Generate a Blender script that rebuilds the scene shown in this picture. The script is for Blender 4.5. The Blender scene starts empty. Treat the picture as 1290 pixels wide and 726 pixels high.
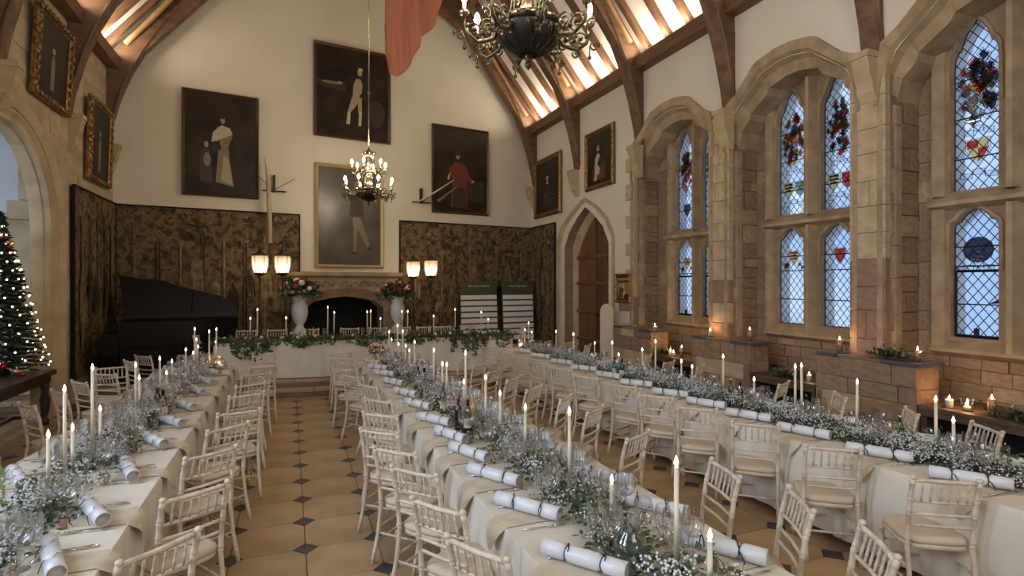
import bpy, math, random
from math import sin, cos, pi, radians as R, atan2, sqrt, hypot
from mathutils import Vector, Matrix
from mathutils.geometry import tessellate_polygon
random.seed(7)
D = bpy.data
SC = bpy.context.scene
COL = SC.collection

# ---------------------------------------------------------------- camera, world, light, exposure
YAW = math.atan(281/700.0); CAMH = 2.2
cam = D.cameras.new('camera'); cam.lens = 36*700/1290; cam.sensor_width = 36; cam.shift_y = -5/1290.0
cam.clip_start = 0.05; cam.clip_end = 200
camo = D.objects.new('camera', cam); COL.objects.link(camo)
camo.location = (0, 0, CAMH); camo.rotation_euler = (pi/2, 0, -YAW)
SC.camera = camo
w = D.worlds.new('sky'); SC.world = w; w.use_nodes = True
wn = w.node_tree
bg = wn.nodes['Background']; bg.inputs['Strength'].default_value = 1.35
tc = wn.nodes.new('ShaderNodeTexCoord'); nz = wn.nodes.new('ShaderNodeTexNoise'); nz.inputs['Scale'].default_value = 5
rp = wn.nodes.new('ShaderNodeValToRGB')
rp.color_ramp.elements[0].color = (.22, .36, .62, 1); rp.color_ramp.elements[1].color = (.50, .62, .80, 1)
rp.color_ramp.elements[0].position = .35; rp.color_ramp.elements[1].position = .7
wn.links.new(tc.outputs['Generated'], nz.inputs['Vector']); wn.links.new(nz.outputs['Fac'], rp.inputs['Fac'])
wn.links.new(rp.outputs['Color'], bg.inputs['Color'])
SC.view_settings.view_transform = 'Standard'; SC.view_settings.look = 'None'
SC.view_settings.exposure = 0.36; SC.view_settings.gamma = 1
SC.cycles.max_bounces = 7; SC.cycles.diffuse_bounces = 4; SC.cycles.glossy_bounces = 3
SC.cycles.transparent_max_bounces = 24; SC.cycles.transmission_bounces = 4
SC.cycles.caustics_reflective = False; SC.cycles.caustics_refractive = False
SC.cycles.sample_clamp_indirect = 4; SC.cycles.sample_clamp_direct = 0
SC.cycles.use_denoising = True

def area(name, loc, target, sx, sy, power, col, parent=None):
    l = D.lights.new(name, 'AREA'); l.shape = 'RECTANGLE'; l.size = sx; l.size_y = sy
    l.energy = power; l.color = col
    o = D.objects.new(name, l); COL.objects.link(o); o.location = loc
    o.rotation_euler = (Vector(target)-Vector(loc)).to_track_quat('-Z', 'Y').to_euler()
    return o
WARM = (1, .86, .68); COOL = (.62, .78, 1)
# added cool light outside two assumed windows of the left wall (behind the viewer's left shoulder)
for y in (1.0, 4.2):
    area('window_daylight', (-4.3, y, 3.6), (3, y+1.2, .8), 1.6, 3.2, 185, COOL)
# added warm fill light behind the camera, set in the near gable wall
area('gable_daylight', (1.75, -3.3, 5.6), (1.75, 8, 1.0), 3.2, 4.0, 125, (1, .93, .82))
# added cool fill light in the windowless passage beyond the left arch
area('passage_daylight', (-6.3, 8.2, 3.2), (-4.9, 13, 2.0), 1.6, 2.6, 75, COOL)

# trusses: (Y at right wall, Y at left wall)
TR = [(15.75, 14.25), (13.02, 12.0), (10.2, 9.5), (7.55, 7.0), (5.0, 4.6), (2.3, 2.05), (-.4, -.5), (-3.0, -3.0)]
XR, XL, XM, ZP, ZR = 7.1, -3.6, 1.75, 6.95, 13.6
SL = (ZR-ZP)/(XR-XM)
FK = 1.5/10.76; FY = 15.11
def fwall(x): return FY+FK*x
# roof uplights: lamp strips lying on the wall plates, one to a bay
for i in range(len(TR)-1):
    for side in (1, -1):
        k = 0 if side == 1 else 1
        y0, y1 = TR[i+1][k], TR[i][k]
        x = XM+side*(5.35-.22)
        a_ = area('plate_uplight', (x, (y0+y1)/2, ZP+.12), (XM+side*2.6, (y0+y1)/2, ZR-3.2), .12, (y1-y0)-.5, 34, WARM)
        a_.rotation_euler = Matrix(((0, side, 0), (1, 0, 0), (0, 0, -1))).to_euler()
        d = Vector((XM+side*3.2, 0, ZR-3.0))-Vector((x, 0, ZP+.12)); d.normalize()
        z = -d; xax = Vector((0, 1, 0)).cross(z); yax = Vector((0, 1, 0))
        a_.rotation_euler = Matrix((xax, yax, z)).transposed().to_euler()

# ---------------------------------------------------------------- materials
MATS = {}
def mat(name, col, rough=.6, metal=0, col2=None, scale=8, rnd=0, bump=0, bscale=None, emit=0, stretch=None, spec=.5, alpha=None, coat=0, ramp=(.35, .65), sheen=0, sss=0):
    m = D.materials.new(name); m.use_nodes = True; nt = m.node_tree; N = nt.nodes; L = nt.links
    b = N['Principled BSDF']
    b.inputs['Roughness'].default_value = rough; b.inputs['Metallic'].default_value = metal
    b.inputs['Specular IOR Level'].default_value = spec
    b.inputs['Coat Weight'].default_value = coat
    b.inputs['Base Color'].default_value = (*col, 1)
    tcn = N.new('ShaderNodeTexCoord'); vec = tcn.outputs['Object']
    if stretch:
        mp = N.new('ShaderNodeMapping'); mp.inputs['Scale'].default_value = stretch
        L.new(vec, mp.inputs['Vector']); vec = mp.outputs['Vector']
    src = None
    if col2:
        n = N.new('ShaderNodeTexNoise'); n.inputs['Scale'].default_value = scale; n.inputs['Detail'].default_value = 5
        L.new(vec, n.inputs['Vector'])
        r = N.new('ShaderNodeValToRGB'); r.color_ramp.elements[0].color = (*col, 1); r.color_ramp.elements[1].color = (*col2, 1)
        r.color_ramp.elements[0].position, r.color_ramp.elements[1].position = ramp
        L.new(n.outputs['Fac'], r.inputs['Fac']); src = r.outputs['Color']
    if rnd:
        oi = N.new('ShaderNodeObjectInfo'); h = N.new('ShaderNodeHueSaturation')
        mr = N.new('ShaderNodeMapRange'); mr.inputs['To Min'].default_value = 1-rnd; mr.inputs['To Max'].default_value = 1+rnd
        L.new(oi.outputs['Random'], mr.inputs['Value']); L.new(mr.outputs['Result'], h.inputs['Value'])
        if src: L.new(src, h.inputs['Color'])
        else: h.inputs['Color'].default_value = (*col, 1)
        src = h.outputs['Color']
    if src: L.new(src, b.inputs['Base Color'])
    if bump:
        n2 = N.new('ShaderNodeTexNoise'); n2.inputs['Scale'].default_value = bscale or scale*3; n2.inputs['Detail'].default_value = 4
        L.new(vec, n2.inputs['Vector'])
        bp = N.new('ShaderNodeBump'); bp.inputs['Strength'].default_value = bump; bp.inputs['Distance'].default_value = .02
        L.new(n2.outputs['Fac'], bp.inputs['Height']); L.new(bp.outputs['Normal'], b.inputs['Normal'])
    if emit:
        b.inputs['Emission Color'].default_value = (*col, 1); b.inputs['Emission Strength'].default_value = emit
    if sss:
        b.inputs['Subsurface Weight'].default_value = sss; b.inputs['Subsurface Radius'].default_value = (.02, .01, .005)
    MATS[name] = m
    return m
def glassmat(name, tint=(1, 1, 1), rough=.02, lo=.06, hi=.75, trans=None):
    """thin clear glass: light goes straight through, edges reflect"""
    m = D.materials.new(name); m.use_nodes = True; nt = m.node_tree; N = nt.nodes; L = nt.links
    N.remove(N['Principled BSDF'])
    t = N.new('ShaderNodeBsdfTransparent'); t.inputs['Color'].default_value = (*tint, 1)
    g = N.new('ShaderNodeBsdfGlossy'); g.inputs['Roughness'].default_value = rough
    lw = N.new('ShaderNodeLayerWeight'); lw.inputs['Blend'].default_value = .35
    mr = N.new('ShaderNodeMapRange'); mr.inputs['To Min'].default_value = lo; mr.inputs['To Max'].default_value = hi
    mx = N.new('ShaderNodeMixShader')
    L.new(lw.outputs['Facing'], mr.inputs['Value']); L.new(mr.outputs['Result'], mx.inputs['Fac'])
    src = t.outputs[0]
    if trans:
        tl = N.new('ShaderNodeBsdfTranslucent'); tl.inputs['Color'].default_value = (*trans, 1)
        m2 = N.new('ShaderNodeMixShader'); m2.inputs['Fac'].default_value = .45
        L.new(t.outputs[0], m2.inputs[1]); L.new(tl.outputs[0], m2.inputs[2]); src = m2.outputs[0]
    L.new(src, mx.inputs[1]); L.new(g.outputs[0], mx.inputs[2]); L.new(mx.outputs[0], N['Material Output'].inputs['Surface'])
    MATS[name] = m; return m
M = MATS
mat('plaster', (.76, .69, .56), .9, col2=(.68, .60, .46), scale=.7, bump=.12, bscale=9, ramp=(.3, .75))
mat('roof_plaster', (.86, .82, .74), .9, col2=(.80, .75, .66), scale=2)
mat('passage_plaster', (.72, .73, .74), .9, col2=(.64, .64, .65), scale=1.5)
mat('mortar', (.34, .235, .145), .95, col2=(.27, .185, .115), scale=6, bump=.4)
mat('stone', (.34, .23, .135), .9, col2=(.235, .15, .085), scale=5, rnd=.14, bump=.5, bscale=14)
mat('red_stone', (.255, .15, .105), .9, col2=(.33, .21, .13), scale=5, rnd=.14, bump=.5, bscale=14)
mat('ashlar', (.56, .43, .27), .88, col2=(.42, .31, .19), scale=2.2, rnd=.05, bump=.3, bscale=16)
mat('carved_stone', (.44, .32, .19), .88, col2=(.31, .215, .125), scale=4, rnd=.07, bump=.3, bscale=18)
mat('slate', (.07, .075, .09), .35, col2=(.10, .10, .12), scale=6)
mat('tile', (.47, .32, .175), .5, col2=(.33, .215, .11), scale=2.2, rnd=.13, bump=.15, bscale=8, ramp=(.3, .7))
mat('dark_tile', (.035, .033, .034), .5, col2=(.07, .063, .058), scale=6, rnd=.2, bump=.1)
mat('grout', (.13, .10, .07), .9)
mat('oak', (.20, .095, .042), .55, col2=(.115, .052, .023), scale=3, rnd=.10, bump=.25, bscale=10, stretch=(1, 6, 6))
mat('roof_oak', (.205, .105, .05), .6, col2=(.11, .054, .026), scale=2.2, rnd=.12, bump=.2, bscale=8, stretch=(1, 3, 3))
mat('pale_oak', (.46, .27, .125), .6, col2=(.34, .185, .08), scale=2.5, rnd=.08)
mat('door_oak', (.215, .098, .04), .55, col2=(.12, .05, .022), scale=3, rnd=.16, bump=.3, bscale=12, stretch=(6, 6, .7))
mat('bench_wood', (.12, .075, .045), .5, col2=(.07, .043, .028), scale=4, stretch=(5, 1, 5))
mat('black_wood', (.05, .028, .018), .4, col2=(.03, .018, .012), scale=4, stretch=(5, 1, 5))
mat('lime_wood', (.74, .64, .51), .5, col2=(.58, .47, .35), scale=14, rnd=.05, bump=.15, bscale=40)
mat('cushion', (.66, .56, .42), .85, col2=(.60, .50, .37), scale=6)
mat('cloth', (.74, .68, .57), .85, col2=(.69, .63, .52), scale=4, bump=.1, bscale=30)
mat('napkin', (.66, .58, .44), .85, col2=(.54, .46, .34), scale=7)
mat('paper', (.74, .735, .75), .35, rnd=.03, spec=.6)
mat('paper_end', (.60, .55, .52), .7)
mat('gold_print', (.62, .56, .42), .4)
mat('ribbon', (.02, .025, .022), .5)
mat('silver', (.75, .68, .58), .2, 1)
mat('wax', (.78, .69, .54), .5, sss=.0)
mat('copper_wax', (.42, .22, .13), .35, metal=.4)
mat('flame', (1, .80, .50), emit=11)
mat('bulb', (1, .84, .62), emit=170)
mat('lamp_glow', (1, .78, .52), emit=24)
mat('fairy', (1, .82, .50), emit=7)
mat('wick', (.02, .02, .02), .9)
mat('leaf', (.030, .055, .022), .5, col2=(.075, .105, .038), scale=9)
mat('pale_leaf', (.13, .17, .11), .6, col2=(.2, .24, .16), scale=9)
mat('pine', (.012, .028, .012), .7, col2=(.03, .05, .022), scale=9)
mat('blossom', (.78, .78, .80), .8)
mat('red_flower', (.13, .012, .014), .7, col2=(.24, .03, .028), scale=20)
mat('white_flower', (.75, .70, .62), .8)
mat('orange_flower', (.75, .36, .09), .7, col2=(.6, .22, .05), scale=20)
mat('urn_white', (.72, .71, .69), .55)
mat('bronze', (.05, .04, .028), .3, .85, col2=(.16, .12, .07), scale=12)
mat('brass', (.66, .54, .36), .28, 1, col2=(.40, .30, .18), scale=14)
mat('iron', (.015, .014, .013), .5, .4)
mat('lead', (.006, .006, .008), .6)
mat('gilt', (.36, .215, .075), .42, .75, col2=(.12, .06, .02), scale=18, bump=.5, bscale=30)
mat('dark_frame', (.10, .05, .025), .35, col2=(.05, .025, .014), scale=8)
mat('pale_gilt', (.60, .46, .22), .4, .4)
mat('canvas', (.012, .008, .005), .5, spec=.25, col2=(.05, .030, .016), scale=1.6, ramp=(.35, .75))
mat('canvas_grey', (.045, .037, .026), .30, col2=(.12, .098, .072), scale=1.3)
mat('banner', (.40, .14, .06), .8, col2=(.31, .10, .045), scale=3, stretch=(9, 9, .6), bump=.2)
mat('black_gloss', (.003, .003, .003), .3, spec=.25)
mat('black_cloth', (.004, .004, .004), .9)
mat('green_board', (.075, .085, .04), .7)
mat('white_card', (.86, .85, .82), .6)
mat('letter', (.75, .73, .66), .6)
mat('bauble_red', (.35, .02, .015), .15, .5)
mat('bauble_gold', (.6, .33, .12), .15, .8)
mat('label_paper', (.72, .68, .58), .6)
mat('green_glass', (.02, .09, .02), .08, coat=.5)
mat('bottle_dark', (.012, .006, .005), .08, coat=.5)
mat('olive_glass', (.10, .09, .015), .08, coat=.5)
mat('juice', (.62, .36, .07), .2)
glassmat('lime_drink', (.74, .84, .58), lo=.08, hi=.6, trans=(.62, .70, .42))
mat('foil', (.22, .01, .012), .35)
glassmat('glass', lo=.09, hi=.92); glassmat('thick_glass', (.93, .95, .95), lo=.10, hi=.8)
glassmat('window_glass', (.93, .96, 1), rough=.12, lo=.03, hi=.25, trans=(.9, .95, 1))
for n_, c_ in dict(g_red=(.62, .07, .045), g_blue=(.10, .20, .55), g_gold=(.82, .62, .22), g_white=(.95, .96, 1), g_black=(.05, .05, .07), g_green=(.25, .42, .36)).items():
    glassmat(n_, c_, lo=.04, hi=.3, trans=c_)
mat('p_skin', (.42, .27, .17), .5); mat('p_white', (.52, .44, .31), .5); mat('p_buff', (.38, .29, .17), .5)
mat('p_red', (.15, .028, .015), .5); mat('p_dark', (.012, .010, .010), .5); mat('p_brown', (.035, .019, .010), .5)
mat('p_tan', (.21, .15, .085), .5); mat('p_sky', (.032, .022, .013), .5); mat('p_gold', (.35, .19, .04), .5); mat('p_blue', (.04, .05, .08), .5)
mat('p_grey', (.13, .105, .075), .35); mat('rod', (.56, .44, .29), .5)
glassmat('frosted', (1, .93, .82), rough=.3, lo=.04, hi=.3, trans=(1, .92, .8))

def tapestry_mat():
    m = D.materials.new('tapestry'); m.use_nodes = True; nt = m.node_tree; N = nt.nodes; L = nt.links; b = N['Principled BSDF']
    b.inputs['Roughness'].default_value = .95; b.inputs['Specular IOR Level'].default_value = .1
    t = N.new('ShaderNodeTexCoord'); V = t.outputs['Object']
    n0 = N.new('ShaderNodeTexNoise'); n0.inputs['Scale'].default_value = 1.1; n0.inputs['Detail'].default_value = 2
    L.new(V, n0.inputs['Vector'])
    mixv = N.new('ShaderNodeMix'); mixv.data_type = 'VECTOR'; mixv.inputs[0].default_value = .35
    L.new(V, mixv.inputs[4]); L.new(n0.outputs['Color'], mixv.inputs[5])
    n1 = N.new('ShaderNodeTexNoise'); n1.inputs['Scale'].default_value = 9; n1.inputs['Detail'].default_value = 9; n1.inputs['Roughness'].default_value = .62; n1.inputs['Distortion'].default_value = .25
    L.new(mixv.outputs[1], n1.inputs['Vector'])
    r = N.new('ShaderNodeValToRGB'); e = r.color_ramp.elements
    e[0].position = .30; e[0].color = (.026, .023, .020, 1); e[1].position = .74; e[1].color = (.36, .26, .155, 1)
    for p, c in ((.42, (.072, .050, .029, 1)), (.50, (.14, .092, .050, 1)), (.57, (.215, .148, .082, 1)), (.63, (.11, .088, .060, 1))):
        x = e.new(p); x.color = c
    L.new(n1.outputs['Fac'], r.inputs['Fac'])
    mp = N.new('ShaderNodeMapping'); mp.inputs['Scale'].default_value = (90, 90, 14)
    L.new(V, mp.inputs['Vector']); n2 = N.new('ShaderNodeTexNoise'); n2.inputs['Scale'].default_value = 1
    L.new(mp.outputs['Vector'], n2.inputs['Vector'])
    mx = N.new('ShaderNodeMix'); mx.data_type = 'RGBA'; mx.blend_type = 'OVERLAY'; mx.inputs[0].default_value = .5
    L.new(r.outputs['Color'], mx.inputs[6]); L.new(n2.outputs['Fac'], mx.inputs[7]); L.new(mx.outputs[2], b.inputs['Base Color'])
    M['tapestry'] = m
tapestry_mat()
mat('tap_figure', (.27, .19, .10), .95, col2=(.10, .07, .04), scale=7, spec=.1)
mat('tap_pale', (.38, .30, .19), .95, col2=(.15, .11, .065), scale=6, spec=.1)
mat('tap_dark', (.022, .026, .028), .95, col2=(.06, .045, .03), scale=6, spec=.1)

# ---------------------------------------------------------------- mesh builder
class MB:
    def __init__(s): s.v = []; s.f = []; s.mi = []; s.sm = []
    def add(s, vs, fs, mi=0, smooth=False, T=None):
        o = len(s.v)
        s.v += [tuple(T @ Vector(p)) for p in vs] if T else [tuple(p) for p in vs]
        s.f += [tuple(i+o for i in f) for f in fs]; s.mi += [mi]*len(fs); s.sm += [smooth]*len(fs); return s
    def box(s, x0, x1, y0, y1, z0, z1, mi=0, T=None):
        return s.add([(x, y, z) for z in (z0, z1) for y in (y0, y1) for x in (x0, x1)],
                     [(0, 2, 3, 1), (4, 5, 7, 6), (0, 1, 5, 4), (2, 6, 7, 3), (0, 4, 6, 2), (1, 3, 7, 5)], mi, False, T)
    def cbox(s, sx, sy, sz, c=.01, mi=0, T=None):
        """box centred on the origin with chamfered long edges all round (front/back faces inset)"""
        a, b, d = sx/2, sy/2, sz/2
        vs = []; fs = []
        def rect(k, y, i):
            vs.extend([(-a+i, y, -d+i), (a-i, y, -d+i), (a-i, y, d-i), (-a+i, y, d-i)])
        for y, i in ((-b, c), (-b+c, 0), (b-c, 0), (b, c)): rect(0, y, i)
        fs.append((0, 1, 2, 3)); fs.append((15, 14, 13, 12))
        for k in range(3):
            for j in range(4):
                fs.append((k*4+j, k*4+4+j, k*4+4+(j+1) % 4, k*4+(j+1) % 4))
        return s.add(vs, fs, mi, False, T)
    def lathe(s, prof, n=12, mi=0, T=None, smooth=True, cap=True):
        vs = [(r*cos(2*pi*k/n), r*sin(2*pi*k/n), z) for r, z in prof for k in range(n)]
        fs = [(i*n+k, i*n+(k+1) % n, (i+1)*n+(k+1) % n, (i+1)*n+k) for i in range(len(prof)-1) for k in range(n)]
        s.add(vs, fs, mi, smooth, T)
        if cap:
            o = len(s.v)-len(vs)
            if prof[0][0] > 1e-4: s.f.append(tuple(o+k for k in reversed(range(n)))); s.mi.append(mi); s.sm.append(False)
            if prof[-1][0] > 1e-4: s.f.append(tuple(o+(len(prof)-1)*n+k for k in range(n))); s.mi.append(mi); s.sm.append(False)
        return s
    def tube(s, pts, rad, n=7, mi=0, T=None, smooth=True, flat=1.0):
        pts = [Vector(p) for p in pts]; m = len(pts)
        if not isinstance(rad, (list, tuple)): rad = [rad]*m
        vs = []; prev = None
        for i, p in enumerate(pts):
            t = (pts[min(i+1, m-1)]-pts[max(i-1, 0)]).normalized()
            if prev is None:
                a = t.cross(Vector((0, 0, 1)));
                if a.length < .05: a = t.cross(Vector((1, 0, 0)))
            else: a = prev - t*prev.dot(t)
            a.normalize(); prev = a; b = t.cross(a)
            for k in range(n):
                q = p+a*(rad[i]*cos(2*pi*k/n))+b*(rad[i]*flat*sin(2*pi*k/n)); vs.append(q)
        fs = [(i*n+k, i*n+(k+1) % n, (i+1)*n+(k+1) % n, (i+1)*n+k) for i in range(m-1) for k in range(n)]
        fs += [tuple(reversed(range(n))), tuple((m-1)*n+k for k in range(n))]
        return s.add(vs, fs, mi, smooth, T)
    def ball(s, c, r, n=8, m=6, mi=0, sx=1, sy=1, sz=1, T=None):
        vs = [(c[0], c[1], c[2]-r*sz)]
        for i in range(1, m):
            a = -pi/2+pi*i/m
            vs += [(c[0]+r*sx*cos(a)*cos(2*pi*k/n), c[1]+r*sy*cos(a)*sin(2*pi*k/n), c[2]+r*sz*sin(a)) for k in range(n)]
        vs.append((c[0], c[1], c[2]+r*sz)); e = len(vs)-1
        fs = [(0, 1+(k+1) % n, 1+k) for k in range(n)]
        fs += [(1+i*n+k, 1+i*n+(k+1) % n, 1+(i+1)*n+(k+1) % n, 1+(i+1)*n+k) for i in range(m-2) for k in range(n)]
        fs += [(e, 1+(m-2)*n+k, 1+(m-2)*n+(k+1) % n) for k in range(n)]
        return s.add(vs, fs, mi, True, T)
    def prism(s, poly, t, mi=0, T=None, holes=None, mi_side=None):
        """polygon in local XZ, thickness from y=0 to y=t"""
        loops = [poly]+(holes or [])
        tris = tessellate_polygon([[Vector((p[0], p[1], 0)) for p in l] for l in loops])
        flat = [p for l in loops for p in l]; n = len(flat)
        vs = [(p[0], 0, p[1]) for p in flat]+[(p[0], t, p[1]) for p in flat]
        fs = [tuple(f) for f in tris]+[tuple(n+i for i in reversed(f)) for f in tris]
        s.add(vs, fs, mi, False, T)
        o = 0; fs2 = []
        for l in loops:
            k = len(l)
            for i in range(k): fs2.append((o+i, o+(i+1) % k, n+o+(i+1) % k, n+o+i))
            o += k
        base = len(s.v)-len(vs)
        s.f += [tuple(base+i for i in f) for f in fs2]; s.mi += [mi if mi_side is None else mi_side]*len(fs2); s.sm += [False]*len(fs2)
        return s
    def mesh(s, name, mats):
        me = D.meshes.new(name); me.from_pydata(s.v, [], s.f)
        if isinstance(mats, str): mats = [mats]
        for m in mats: me.materials.append(M[m])
        me.polygons.foreach_set('material_index', s.mi); me.polygons.foreach_set('use_smooth', s.sm)
        me.update(); return me
def TL(x=0, y=0, z=0, rz=0, rx=0, ry=0, s=1):
    return Matrix.Translation((x, y, z)) @ Matrix.Rotation(rz, 4, 'Z') @ Matrix.Rotation(ry, 4, 'Y') @ Matrix.Rotation(rx, 4, 'X') @ Matrix.Diagonal((s, s, s, 1))
def tag(o, label=None, cat=None, group=None, kind=None):
    if label: o['label'] = label
    if cat: o['category'] = cat
    if group: o['group'] = group
    if kind: o['kind'] = kind
    return o
def thing(name, label, cat, loc=(0, 0, 0), rz=0, group=None, kind=None):
    o = D.objects.new(name, None); COL.objects.link(o); o.location = loc; o.rotation_euler = (0, 0, rz); o.empty_display_size = .1
    return tag(o, label, cat, group, kind)
def ob(name, me, parent=None, loc=(0, 0, 0), rot=(0, 0, 0), sc=(1, 1, 1), label=None, cat=None, group=None, kind=None):
    o = D.objects.new(name, me); COL.objects.link(o); o.location = loc; o.rotation_euler = rot; o.scale = sc
    if parent: o.parent = parent
    return tag(o, label, cat, group, kind)
def P(name, mb, mats, parent=None, **k): return ob(name, mb.mesh(name, mats), parent, **k)
ORD = ['first', 'second', 'third', 'fourth', 'fifth', 'sixth', 'seventh', 'eighth', 'ninth', 'tenth', 'eleventh', 'twelfth', 'thirteenth', 'fourteenth', 'fifteenth', 'sixteenth', 'seventeenth', 'eighteenth', 'nineteenth', 'twentieth', 'twenty-first', 'twenty-second']
# a unit stone block with chamfered front arrises, x = length, y = depth, z = height; shared by all masonry
UB = {}
def unit_block(m):
    if m not in UB: UB[m] = MB().cbox(1, 1, 1, .02 if m in ('ashlar', 'roof_oak') else .035).mesh('stone_block', m)
    return UB[m]

# ---------------------------------------------------------------- floor
floor = P('floor', MB().box(-8, 8.5, -4.2, 16.8, -.2, -.012), 'grout', kind='structure')
TP = .5685; TX0, TY0 = .129, 4.93; DH = .098
g = .004
a = TP/2
octo = [(-a+g, -a+DH+g), (-a+DH+g, -a+g), (a-DH-g, -a+g), (a-g, -a+DH+g), (a-g, a-DH-g), (a-DH-g, a-g), (-a+DH+g, a-g), (-a+g, a-DH-g)]
TT = Matrix.Rotation(-pi/2, 4, 'X')   # prism XZ -> XY, thickness along -z... 
def flat_prism(poly, t, top=0):
    n = len(poly); mb = MB()
    c = .004
    mb.add([(x, y, top) for x, y in poly]+[(x, y, top-t) for x, y in poly], [tuple(range(n))]+[(i, i+n, (i+1) % n+n, (i+1) % n) for i in range(n)])
    return mb
octm = flat_prism(octo, .02).mesh('paving_tile', 'tile')
dia = flat_prism([(DH-g, 0), (0, DH-g), (-DH+g, 0), (0, -DH+g)], .02).mesh('dark_tile', 'dark_tile')
rest = MB()
nt_ = nd_ = 0
for i in range(-14, 14):
    for j in range(-14, 13):
        x, y = TX0+i*TP, TY0+j*TP
        if y > 11.75 or y < -3.9: continue
        if -2.2 < x < 4.7 and 1.6 < y+.01:
            ob('dark_tile', dia, floor, (x, y, random.uniform(-.001, .0)), kind=None); nd_ += 1
        else:
            rest.add([(x+DH, y, 0), (x, y+DH, 0), (x-DH, y, 0), (x, y-DH, 0)], [(0, 1, 2, 3)], 1)
        cx, cy = x+a, y+a
        if -1.8 < cx < 4.7 and 1.6 < cy:
            ob('paving_tile', octm, floor, (cx, cy, random.uniform(-.002, 0)), (random.uniform(-.001, .001), 0, 0)); nt_ += 1
        else:
            rest.add([(cx+p, cy+q, 0) for p, q in octo]+[(cx+p, cy+q, -.02) for p, q in octo], [tuple(range(8))]+[(k, k+8, (k+1) % 8+8, (k+1) % 8) for k in range(8)], 0)
P('outer_paving', rest, ['tile', 'dark_tile'], floor, kind='stuff')
# dais with two steps (its front runs slightly askew)
def dais_y(x): return 11.62-.1*x
dais = thing('floor_dais', None, None, (0, 0, 0), kind='structure')
for k, (off, z0, z1) in enumerate(((0, 0, .135), (.32, .135, .27))):
    poly = [(-5.6, dais_y(-5.6)+off), (8.0, dais_y(8.0)+off), (8.0, 16.7), (-5.6, 16.7)]
    mb = MB(); n = 4
    mb.add([(x, y, z1-.035) for x, y in poly]+[(x, y, z0-.01) for x, y in poly], [tuple(range(n))]+[(i, i+n, (i+1) % n+n, (i+1) % n) for i in range(n)])
    P('step_core', mb, 'mortar', dais)
    x = -5.5
    while x < 7.0:
        L_ = random.uniform(.8, 1.15)
        ob('tread', unit_block('ashlar'), dais, (x+L_/2, dais_y(x+L_/2)+off+.2, z1-.02), (0, 0, -atan2(.1, 1)), (L_-.012, .44, .04))
        x += L_
    x = -5.5
    while x < 7.0:
        L_ = random.uniform(.22, .42)
        ob('riser_stone', unit_block('red_stone'), dais, (x+L_/2, dais_y(x+L_/2)+off+.03, z1-.09), (0, 0, -atan2(.1, 1)), (L_-.014, .08, .085))
        x += L_
P('dais_paving', MB().box(-5.6, 8, 12.85, 16.7, .22, .272), 'tile', dais)

# ---------------------------------------------------------------- walls
def masonry(parent, origin, ang, u0, u1, z0, z1, mats, hr=(.22, .34), lr=(.3, .6), proud=.02, depth=.08, skip=None, name='stone'):
    """coursed stones on a vertical face; local u runs along angle ang, outward normal is ang-90deg"""
    z = z0
    while z < z1-.03:
        h = min(random.uniform(*hr), z1-z)
        if z1-z-h < .1: h = z1-z
        u = u0
        while u < u1-.02:
            l = min(random.uniform(*lr), u1-u)
            if u1-u-l < .12: l = u1-u
            uc, zc = u+l/2, z+h/2
            if not (skip and skip(uc, zc, l, h)):
                p = random.uniform(.3, 1)*proud
                nx, ny = sin(ang), -cos(ang)
                m = random.choice(mats)
                ob(name, unit_block(m), parent, (origin[0]+uc*cos(ang)+nx*(p-depth/2), origin[1]+uc*sin(ang)+ny*(p-depth/2), zc), (0, 0, ang), (l-.010, depth, h-.010))
            u += l
        z += h
OUT1 = [(1, 4.74), (1, 5.22), (.55, 5.62), (.13, 5.88)]
def arch(yc, hw, zb, zs, pts):
    """closed outline (Y,z): jambs then polygonal head; pts = [(fraction of hw, z)] from springing to apex"""
    r = [(yc+hw*f, z) for f, z in pts]
    l = [(yc-hw*f, z) for f, z in reversed(pts)]
    return [(yc-hw, zb), (yc+hw, zb)]+r+l
HEAD_O = [(1, 4.95), (.93, 5.38), (.42, 5.83), (.10, 5.88)]
HEAD_I = [(1, 4.50), (.93, 4.82), (.78, 4.98), (.76, 5.08), (.45, 5.30), (.40, 5.40), (.12, 5.48)]
HEAD_O2 = [(1, 4.50), (.98, 4.95), (.93, 5.30), (.76, 5.42), (.45, 5.78), (.40, 5.81), (.12, 5.88)]
HEAD_I1 = [(1, 4.50), (.93, 4.82), (.78, 4.98), (.76, 5.08), (.45, 5.30), (.40, 5.40), (.12, 5.48)]
WIN = [(9.18, 1.18), (6.39, 1.12), (3.66, 1.14)]      # centre Y, half width of the recess
DOOR = (12.62, 1.12)
D_O = [(1, 3.35), (.80, 3.92), (.36, 4.20), (.05, 4.40)]
D_I = [(1, 2.60), (.97, 3.05), (.72, 3.38), (.66, 3.52), (.30, 3.80), (.02, 3.98)]
def d_outline(hw, pts, zb): return arch(DOOR[0], hw, zb, 0, pts)
def x_prism(mb, poly, x0, x1, holes=None, mi=0, mi_side=None):
    """polygon in (Y,z) extruded from x0 to x1"""
    T = Matrix(((0, 1, 0, x0), (1, 0, 0, 0), (0, 0, 1, 0), (0, 0, 0, 1)))
    return mb.prism(poly, x1-x0, mi, T, holes, mi_side)
wr = MB()
holes = [arch(c, h+.07, .02, 0, [(f*.5+f2*.5, (z+z2)/2) for (f, z), (f2, z2) in zip(HEAD_I1, HEAD_O2)]) for c, h in WIN]+[arch(DOOR[0], 1.14, .02, 0, [(1, 2.6), (1, 3.2), (.76, 3.62), (.34, 3.98), (.02, 4.18)])]
x_prism(wr, [(-4.2, 0), (16.75, 0), (16.75, ZP+.1), (-4.2, ZP+.1)], XR, XR+.72, holes, 0, 1)
wall_r = P('wall_right', wr, ['plaster', 'mortar'], kind='structure')
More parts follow.
